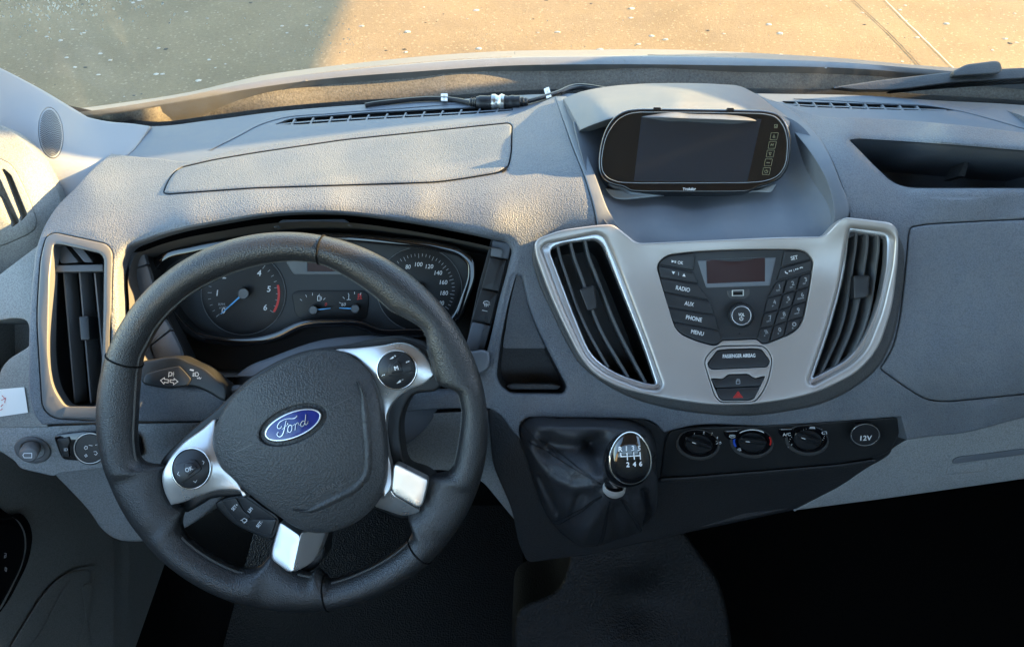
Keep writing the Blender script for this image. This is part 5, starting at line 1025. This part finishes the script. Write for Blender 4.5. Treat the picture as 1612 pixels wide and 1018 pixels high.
V, F = merge(pr); build('badge_script', V, F, M['emblem_silver'], bb)
# thumb pads
def pad(cx, cy, rx, ry, rot, zz, cross, marks, label):
    e0 = ellipse(cx, cy, rx+2.6, ry+2.6, rot, 52)
    rg = panel('pad_ring', e0, SPK, M['chrome'], sw, off=.004, holes=[inset(e0, 2.0)], bev=.9, hbev=.7, depth=.006, step=20)
    p = panel('thumb_pad', ellipse(cx, cy, rx, ry, rot, 52), SPK, M['button'], sw, off=.0042, bev=2.2, depth=.006, step=9)
    q = panel('pad_ridge', rpoly(zz(cross[0]), 1.2), SPK, M['button'], p, off=.0066, bev=.9, depth=.003, step=12)
    c = panel('pad_centre', rpoly(zz(cross[1]), 2.0), SPK, M['button'], p, off=.0085, bev=1.3, depth=.003, step=12)
    for f in marks: f(p, c)
zR = lambda p: zc(590, 550, 15.66, p); zL = lambda p: zc(265, 700, 13.573, p)
wq = lambda zz, ls, w=.8, o=.0048: (lambda p, c: ink('pad_symbol', [zz(l) for l in ls], w, SPK, o, M['white'], p))
wf = lambda zz, ls, o=.0048: (lambda p, c: fill('pad_symbol', [zz(l) for l in ls], SPK, o, M['white'], p))
pad(624.3, 582, 29.8, 29.2, 0, zR, ([(340, 665), (320, 610), (325, 440), (380, 340), (560, 215), (720, 75), (850, 170), (930, 330), (945, 515), (700, 600)], [(395, 605), (395, 480), (425, 380), (545, 280), (580, 295), (650, 420), (690, 545)]),
    [wf(zR, [[(360, 240), (455, 165), (470, 200), (440, 222)], [(530, 845), (625, 745), (650, 790), (615, 815)]]), wq(zR, [[(478, 165), (520, 155)], [(495, 135), (505, 180)], [(660, 752), (705, 738)]], .7), wf(zR, [[(765, 305), (770, 335), (815, 310), (800, 285)], [(815, 275), (820, 315), (862, 285)], [(165, 650), (160, 660), (205, 640), (200, 610)], [(205, 625), (250, 600), (245, 640)]], .0069),
     lambda p, c: text('M', *zR([(530, 455)])[0], 6.2, SPK, .0088, M['white'], c, 14, bold=.3)], 'r')
pad(300.6, 737.2, 29, 31, -14, zL, ([(150, 420), (300, 375), (480, 315), (580, 325), (690, 480), (690, 540), (600, 610), (270, 835), (180, 770), (120, 620), (110, 500)], [(340, 430), (400, 385), (510, 385), (615, 490), (430, 655), (370, 600)]),
    [wq(zL, [[(722, 335), (765, 360), (740, 415)], [(530, 765), (580, 800), (612, 745)]], .7), wq(zL, [[(222, 570), (195, 625), (250, 660)]], .7, .0069), lambda p, c: text('OK', *zL([(440, 515)])[0], 6.6, SPK, .0088, M['white'], c, 22, w=12.5)], 'l')
# speed limiter keys on the lower left of the hub
SPD = Surf([(341, 793, 'D', .752), (371, 783, 'D', .748), (435, 816, 'D', .742), (429, 847, 'D', .746), (382, 828, 'D', .754), (410, 798, 'D', .742)])
zs = lambda p: zc(320, 740, 5.986, p)
pod = panel('limiter_pod', spline(zs([(118, 310), (175, 272), (300, 240), (400, 235), (560, 340), (715, 468), (700, 560), (655, 642), (500, 600), (370, 548), (265, 480), (180, 400)]), 5), SPD, M['black'], sw, bev=3, depth=.02, step=8)
panel('limiter_key', rpoly(zs([(172, 285), (305, 258), (370, 370), (460, 445), (350, 480), (280, 430)]), 2), SPD, M['button'], pod, off=.0015, bev=1, depth=.003, step=12)
panel('limiter_key', rpoly(zs([(312, 256), (385, 248), (540, 350), (690, 460), (470, 455), (380, 370)]), 2), SPD, M['button'], pod, off=.0012, bev=1, depth=.003, step=12)
panel('limiter_key', rpoly(zs([(362, 490), (470, 462), (690, 462), (640, 618), (500, 575)]), 2), SPD, M['button'], pod, off=.0018, bev=1, depth=.003, step=12)
for b, x, y, r in (('SET+', 297, 345, 48), ('LIM', 442, 372, 50), ('SET-', 530, 505, 50)): text(b, *zs([(x, y)])[0], 5.0, SPD, .0023, M['white'], pod, r, w=12 if len(b) > 3 else 8, bold=.1)
ink('cruise_symbol', [zs([(365, 465), (385, 450), (410, 462), (398, 490), (372, 482), (365, 465)]), zs([(352, 470), (366, 466)]), zs([(382, 500), (415, 470)])], .8, SPD, .0023, M['white'], pod)
# ------------------------------------------------------------------ gear lever
gs = thing('gear_lever', 'gear lever with glossy six-speed knob and black leather boot', 'gear lever', SCN(np.array([930.]), np.array([840.]))[0])
z3 = lambda p: zc(700, 480, 2.678, p)
bo = spline(z3([(318, 505), (345, 478), (480, 474), (640, 476), (790, 486), (850, 515), (882, 565), (886, 640), (890, 750), (878, 860), (828, 932), (720, 982), (580, 1008), (500, 962), (432, 880), (390, 780), (350, 650), (318, 560)]), 3)
nb_ = len(bo); bc = np.array([966., 772.]); cr = np.array([16.5, 13.0]); rings = []
th = np.arctan2(-(bo[:, 1]-bc[1]), bo[:, 0]-bc[0])
Bp = SCN(bo[:, 0], bo[:, 1], .001)
tp = np.stack([bc[0]+cr[0]*np.cos(th), bc[1]-cr[1]*np.sin(th)], 1); Tp = EYE+.758*ray(tp[:, 0], tp[:, 1])
NT = 44
def seg_d(P, a, b):
    a = np.array(a, float); b = np.array(b, float); t = np.clip(((P-a)@(b-a))/((b-a)@(b-a)), 0, 1); return np.linalg.norm(P-(a+t[:, None]*(b-a)), axis=1)
folds = [([(832, 667), (900, 664), (1012, 672)], 9, .005), ([(868, 700), (905, 706), (935, 700)], 20, -.020), ([(930, 705), (945, 730)], 14, -.012),
  ([(832, 700), (862, 742), (900, 760), (940, 762)], 10, .008), ([(850, 748), (868, 778), (880, 800)], 9, -.014), ([(905, 738), (940, 752)], 14, .006),
  ([(955, 782), (930, 812), (905, 846)], 11, .007), ([(915, 775), (890, 820)], 8, -.006), ([(985, 785), (998, 812), (1003, 832)], 6, .007), ([(1008, 770), (1013, 800), (1010, 822)], 5, -.014),
  ([(1024, 740), (1026, 775), (1020, 815)], 5, .006), ([(965, 790), (968, 840)], 7, -.005), ([(1005, 690), (1018, 720)], 8, -.008), ([(840, 680), (870, 712)], 4, .003)]
for j in range(NT):
    t = j/(NT-1); Q = Bp+(Tp-Bp)*t; px_ = bo+(tp-bo)*t
    lift = .020*math.sin(math.pi*min(1, t*1.25))**.8*(1-t)**.5+.016*(1-math.exp(-t*16))*(1-t)
    fold = (.0016*np.sin(5*th+1.1+4*t)+.0007*np.sin(11*th-9*t))*math.sin(math.pi*t)**.8
    for pl, w, h in folds:
        dd = np.min([seg_d(px_, pl[k], pl[k+1]) for k in range(len(pl)-1)], axis=0); fold = fold+1.25*h*np.exp(-(dd/w)**2)*min(1, t*9)*min(1, (1-t)*6)
    rings.append(Q-AF*(lift+fold)[:, None])
boot = loft('boot', rings, M['boot'], gs, angle=80)
for a in (2.55, -.95, -1.9, .75, -2.7):
    for da in (-.035, .035):
        i = int(np.argmin(np.abs(np.mod(th-a-da+math.pi, 2*math.pi)-math.pi))); L = np.array([rings[j][i] for j in range(NT-2)])-AF*.0007
        prts = []
        for s in range(0, len(L)-1):
            for u in (.0, .5): prts.append(tube3(np.array([L[s]+(L[s+1]-L[s])*u, L[s]+(L[s+1]-L[s])*(u+.33)]), .00055, 5))
        V, F = merge(prts); build('boot_stitching', V, F, M['cable'], boot, kind='stuff')
bo2 = inset(bo, -2.5); panel('boot_rim', bo2, SCN, M['black'], gs, off=.002, holes=[inset(bo, 2)], bev=1.5, depth=.006, step=20)
def drings(lst, n=48):
    out = []
    for cx, cy, rx, ry, rot, d, p in lst:
        t = np.linspace(0, 2*math.pi, n, endpoint=False); c, s = math.cos(math.radians(rot)), math.sin(math.radians(rot))
        x = rx*np.cos(t)*(1+p*np.sin(t)); y = ry*np.sin(t); X = cx+x*c-y*s; Y = cy-(x*s+y*c)
        dd = d+.00012*(cy-Y)*-1; out.append(EYE+dd[:, None]*ray(X, Y))
    return out
M['collar'] = mat('collar_metal', (.80, .75, .71), .28, .55)
loft('collar', drings([(967, 774, 15.5, 10.5, -8, .760, 0), (966.5, 771, 18, 11.5, -8, .754, 0), (967, 767, 18.5, 12, -8, .748, 0), (968, 763, 16.5, 11, -8, .743, 0)]), M['collar'], gs, flip=True)
kp = -.13
loft('knob', drings([(968, 761, 15, 11, 0, .744, 0), (972, 750, 22, 19, 0, .737, kp), (979, 735, 31, 33, 0, .727, kp), (985, 724, 36.5, 43, 0, .716, kp), (987.5, 722.5, 37.6, 45, 0, .708, kp), (990, 722, 36, 44, 0, .700, kp), (992, 722, 33.5, 42, 0, .697, kp)]), M['gloss'], gs, flip=True, angle=80)
loft('knob_ring', drings([(992, 721.5, 34.0, 42.8, 0, .6975, kp), (992.2, 721.3, 33.7, 42.4, 0, .6955, kp), (992.4, 721.2, 31.6, 40.0, 0, .6952, kp), (992.4, 721.2, 31, 39.2, 0, .697, kp)]), M['chrome'], gs, flip=True, angle=80)
cap = loft('knob_cap', drings([(992.4, 721.2, 31.6, 40.0, 0, .6965, kp), (992.4, 721.2, 29, 36.5, 0, .6945, kp), (992.4, 721, 24, 30, 0, .6928, kp), (992.4, 721, 14, 18, 0, .6915, kp), (992.4, 721, 4, 5, 0, .6911, kp)]), M['gloss'], gs, flip=True, cap1=True, angle=80)
SKB = Bulge(Plane(992, 721, .6967, 45), 992.4, 721, 36, 46, .0064, .8)
zg = lambda p: zc(930, 660, 7.273, p)
for b, x, y in (('R', 340, 338), ('1', 408, 332), ('3', 483, 328), ('5', 553, 328), ('2', 425, 515), ('4', 500, 510), ('6', 572, 506)): text(b, *zg([(x, y)])[0], 7.2, SKB, .0022, M['white'], cap, 0, bold=.35)
ink('gate_pattern', [zg([(343, 382), (347, 424), (568, 412)]), zg([(414, 378), (421, 466)]), zg([(490, 372), (500, 460)]), zg([(562, 370), (570, 458)])], 1.7, SKB, .0022, M['white'], cap)
# ------------------------------------------------------------------ switches low on the driver side
mk = thing('mirror_adjuster', 'small knurled mirror adjuster knob in a round socket by the door', 'knob', SLO(np.array([52.]), np.array([715.]))[0])
zq = lambda p: zc(0, 460, 3.392, p)
so_ = ellipse(51, 708, 29, 20.5, -12, 48); panel('socket', so_, SLO, M['ventframe'], mk, off=.003, holes=[ellipse(51, 708, 19, 13.5, -12, 40)], bev=2.5, hbev=2, depth=.006, hdepth=.012, step=12)
panel('socket_floor', ellipse(51, 708, 21, 15, -12, 40), SLO, M['black'], mk, off=-.008, bev=0, depth=.001, step=20)
loft('stem', [EYE+d*ray(*(ellipse(cx, cy, rx, ry, -8, 48)*1.0).T) for cx, cy, rx, ry, d in ((51, 704, 14, 11, .776), (48, 708, 15, 11.5, .768), (46, 711, 15.2, 11.8, .760), (45, 714, 15.4, 12, .753), (44.5, 716, 14.5, 11, .749), (44, 717, 11, 8.4, .7475))], M['ventframe'], mk, cap1=True, flip=True)
SMK = Plane(44, 717, .7472, 45)
ink('mirror_symbol', [[(36, 716), (38, 713), (50, 713), (50, 720), (38, 720), (36, 716)]], 1.0, SMK, .0006, M['white'], mk)
hs = thing('headlight_switch', 'black rotary headlight switch plate half hidden by the wheel rim', 'switch', SLO(np.array([150.]), np.array([720.]))[0])
panel('plate', rpoly(zq([(286, 768, 14), (330, 755, 30), (500, 735, 40), (700, 735, 40), (745, 760, 14), (768, 876, 14), (700, 885, 20), (480, 902, 30), (340, 892, 20), (322, 868, 14)]), 4), SLO, M['gloss'], hs, off=.004, bev=2, depth=.006, step=12)
k = panel('rocker', rpoly(zq([(304, 785), (365, 772), (375, 800), (362, 830), (372, 880), (335, 876)]), 2), SLO, M['button'], hs, off=.006, bev=1.2, depth=.003, step=12)
text('ID', *zq([(352, 838)])[0], 4.5, SLO, .0064, M['white'], k, 0)
kk = knob('rotary_knob', 142, 706, 27, 25.5, 0, SLO, .004, .014, M['button'], hs, n=56, top=.85)
rg = ellipse(141.5, 705.5, 25.5, 24.2, 0, 56); panel('knob_rim', rg, SLO, M['satin'], kk, off=.0178, holes=[inset(rg, 1.3)], bev=.5, depth=.002, step=20)
ink('lamp_symbol', [zq(l) for l in ([(450, 830), (456, 820), (466, 822), (466, 834), (456, 838), (450, 830)], [(474, 815), (494, 818)], [(452, 870), (460, 864), (466, 872), (458, 878), (452, 870)], [(500, 850), (512, 848), (520, 858), (512, 868), (504, 862)], [(508, 815), (522, 812)])], .8, SLO, .0184, M['white'], kk)
# ------------------------------------------------------------------ windscreen pillar trim with tweeter
SPI = Surf([(235, 200, 'Z', -.503), (198, 243, 'Z', -.498), (176, 242, 'D', .905), (144, 268, 'D', .875), (97, 312, 'D', .866), (134, 187, 'D', .945), (50, 134, 'D', .925), (0, 107, 'D', .905), (-50, 82, 'D', .885), (0, 199, 'D', .872), (-50, 185, 'D', .855), (44, 228, 'D', .868), (80, 210, 'D', .88)])
pt = thing('pillar_trim', 'pale grey windscreen pillar trim with round speaker grille', 'pillar trim', SPI(np.array([110.]), np.array([290.]))[0])
spk_e = ellipse(80, 209.5, 19.5, 40.5, 5, 56)
panel('trim', spline([(-60, 78, 1), (0, 107), (50, 134), (100, 164), (134, 183), (168, 191), (210, 195), (237, 199, 1), (231, 208), (199, 246), (176, 255), (144, 282), (112, 316), (96, 322, 1), (60, 290), (20, 240), (-60, 200, 1)], 7), SPI, M['pillar'], pt, bev=3, depth=.03, step=10, holes=[spk_e], hbev=1.0, hdepth=.004)
sg = panel('speaker_grille', inset(spk_e, .7), SPI, M['pillar'], pt, off=.0006, bev=2.0, depth=.004, step=10)
hol = []
c_, s_ = math.cos(math.radians(5)), math.sin(math.radians(5))
for rI in range(1, 15):
    f = rI/15.2; n = max(5, int(rI*5.2))
    for q in range(n):
        a = 2*math.pi*q/n+rI*.3; x, y = 18*f*math.cos(a), 38.5*f*math.sin(a); hol.append(ellipse(80+x*c_+y*s_, 209.5-x*s_+y*c_, .62, .95, 5, 6))
h_ = fill('grille_holes', hol, SPI, .0011, M['black'], sg); h_['kind'] = 'stuff'
# ------------------------------------------------------------------ driver door
SDT = Surf([(90, 298, 'D', .853), (74, 265, 'D', .852), (44, 228, 'D', .845), (0, 199, 'D', .845), (-60, 185, 'D', .835), (0, 300, 'D', .808), (40, 330, 'D', .815), (75, 350, 'D', .83), (0, 420, 'D', .82), (-60, 450, 'D', .80), (-60, 300, 'D', .79)])
dr = thing('door_panel', 'pale driver door trim lit by the sun, with demister outlet and window switch below', 'door panel', EYE+np.array([-.62, .5, -.9]))
out_o = rpoly(zc(0, 180, 3.392, [(-200, 200), (0, 238), (50, 262), (90, 312), (150, 440), (196, 562), (190, 612), (150, 640), (40, 690), (-200, 760)]), 6)
panel('upper_trim', spline([(-62, 180, 1), (0, 197), (20, 208), (44, 228), (74, 265), (90, 295), (100, 325, 1), (80, 400, 1), (40, 440), (-62, 480, 1)], 7), SDT, M['greyl'], dr, bev=3, depth=.03, step=10, holes=[inset(out_o, -.6)], hbev=.8, hdepth=.006)
sA = rpoly(zc(0, 180, 3.392, [(4, 296), (20, 290), (60, 325), (146, 535), (112, 573)]), 3); sB = rpoly(zc(0, 180, 3.392, [(-120, 330), (-60, 310), (0, 345), (104, 575), (66, 602), (-20, 440)]), 3)
ou = panel('demister_outlet', out_o, SDT, M['greyl'], dr, off=.001, holes=[sA, sB], bev=1.4, hbev=1.2, depth=.008, hdepth=.012, step=10)
panel('outlet_floor', rpoly([(-40, 262), (10, 262), (50, 345), (18, 364), (-40, 330)], 3), SDT, M['greyl'], dr, off=-.010, bev=0, depth=.002, step=20)
SDX = Surf([(-80, 420, 'X', -.625), (200, 420, 'X', -.625), (200, 1060, 'X', -.60), (-80, 1060, 'X', -.60), (60, 760, 'X', -.605)])
panel('lower_trim', rpoly([(-90, 420, 2), (60, 420, 2), (110, 640, 20), (150, 740, 30), (172, 800, 30), (183, 860, 30), (180, 1080, 2), (-90, 1080, 2)], 4), SDX, M['greyl'], dr, bev=4, depth=.04, step=14)
zd = lambda p: zc(0, 780, 4.275, p)
sws = panel('switch_plate', spline(zd([(-120, 60), (20, 150), (80, 142), (130, 190), (158, 270), (152, 380), (130, 470), (60, 620), (0, 730), (-120, 880)]), 6), SDX, M['gloss'], dr, off=.014, bev=3, depth=.016, step=12)
ink('window_symbol', [zd([(30, 385), (42, 388), (40, 412), (30, 416), (32, 400), (42, 400)]), zd([(36, 480), (46, 486), (42, 508), (34, 500), (36, 480)])], .8, SDX, .0145, M['white'], sws)
panel('pull_ridge', spline(zd([(60, 140), (110, 150), (170, 230), (185, 330), (160, 460), (100, 600), (20, 760), (-90, 960), (-90, 900), (0, 730), (70, 600), (135, 460), (160, 330), (148, 240), (100, 165)]), 6), SDX, M['greyl'], dr, off=.012, bev=2.5, depth=.014, step=12)
panel('pocket', rpoly(zd([(40, 1060), (260, 700), (350, 590), (440, 520), (560, 490), (615, 500), (600, 760), (560, 1060)]), 14), SDX, M['greyl'], dr, off=.010, bev=4, depth=.012, step=12)
panel('pocket_rib', spline(zd([(200, 1060), (280, 900), (380, 700), (440, 600), (470, 565), (478, 572), (450, 612), (392, 704), (292, 904), (214, 1060)]), 6), SDX, M['greyl'], dr, off=.013, bev=.8, depth=.005, step=14)
panel('pocket_rib', spline(zd([(555, 1060), (575, 800), (585, 590), (595, 590), (588, 800), (568, 1060)]), 6), SDX, M['greyl'], dr, off=.013, bev=.8, depth=.005, step=14)
# paper sticker
stk = panel('sticker', rpoly([(-30, 615), (38, 609), (44, 649), (-30, 660)], .8), SP, M['paper'], None, off=.0016, bev=0, depth=.0003, step=20)
tag(stk, 'white paper sticker on the dash end beside the door', 'sticker')
ink('sticker_print', [[(3, 622), (8, 628)], [(2, 630), (9, 626), (7, 634)], [(1, 640), (5, 636)], [(0, 646), (4, 643)]], .9, SP, .0022, M['red'], stk)
# ------------------------------------------------------------------ floor tunnel and mat
STU = Surf([(913, 858, 'D', 1.15), (1077, 842, 'D', 1.15), (1000, 900, 'D', 1.145), (1130, 915, 'D', 1.15), (882, 920, 'D', 1.145), (1000, 935, 'D', 1.165), (1000, 1018, 'D', 1.13), (1150, 1018, 'D', 1.145), (815, 1018, 'D', 1.135), (1000, 1080, 'D', 1.13)])
tu = panel('floor_tunnel', spline([(900, 835, 1), (1070, 826, 1), (1098, 866), (1130, 913), (1146, 970), (1153, 1090, 1), (806, 1090, 1), (808, 1018), (815, 962), (882, 921), (896, 880)], 8), STU, M['floor'], None, bev=9, depth=.2, step=12, nb=6, kind='structure')
fm = thing('floor_mat', 'black rubber driver floor mat lying below the steering wheel', 'floor mat', EYE+np.array([-.2, .55, -1.32]))
V, F = box(-.50, .02, .25, .80, CZ-1.325, CZ-1.312); build('mat_sheet', V, F, M['floor'], fm, False)
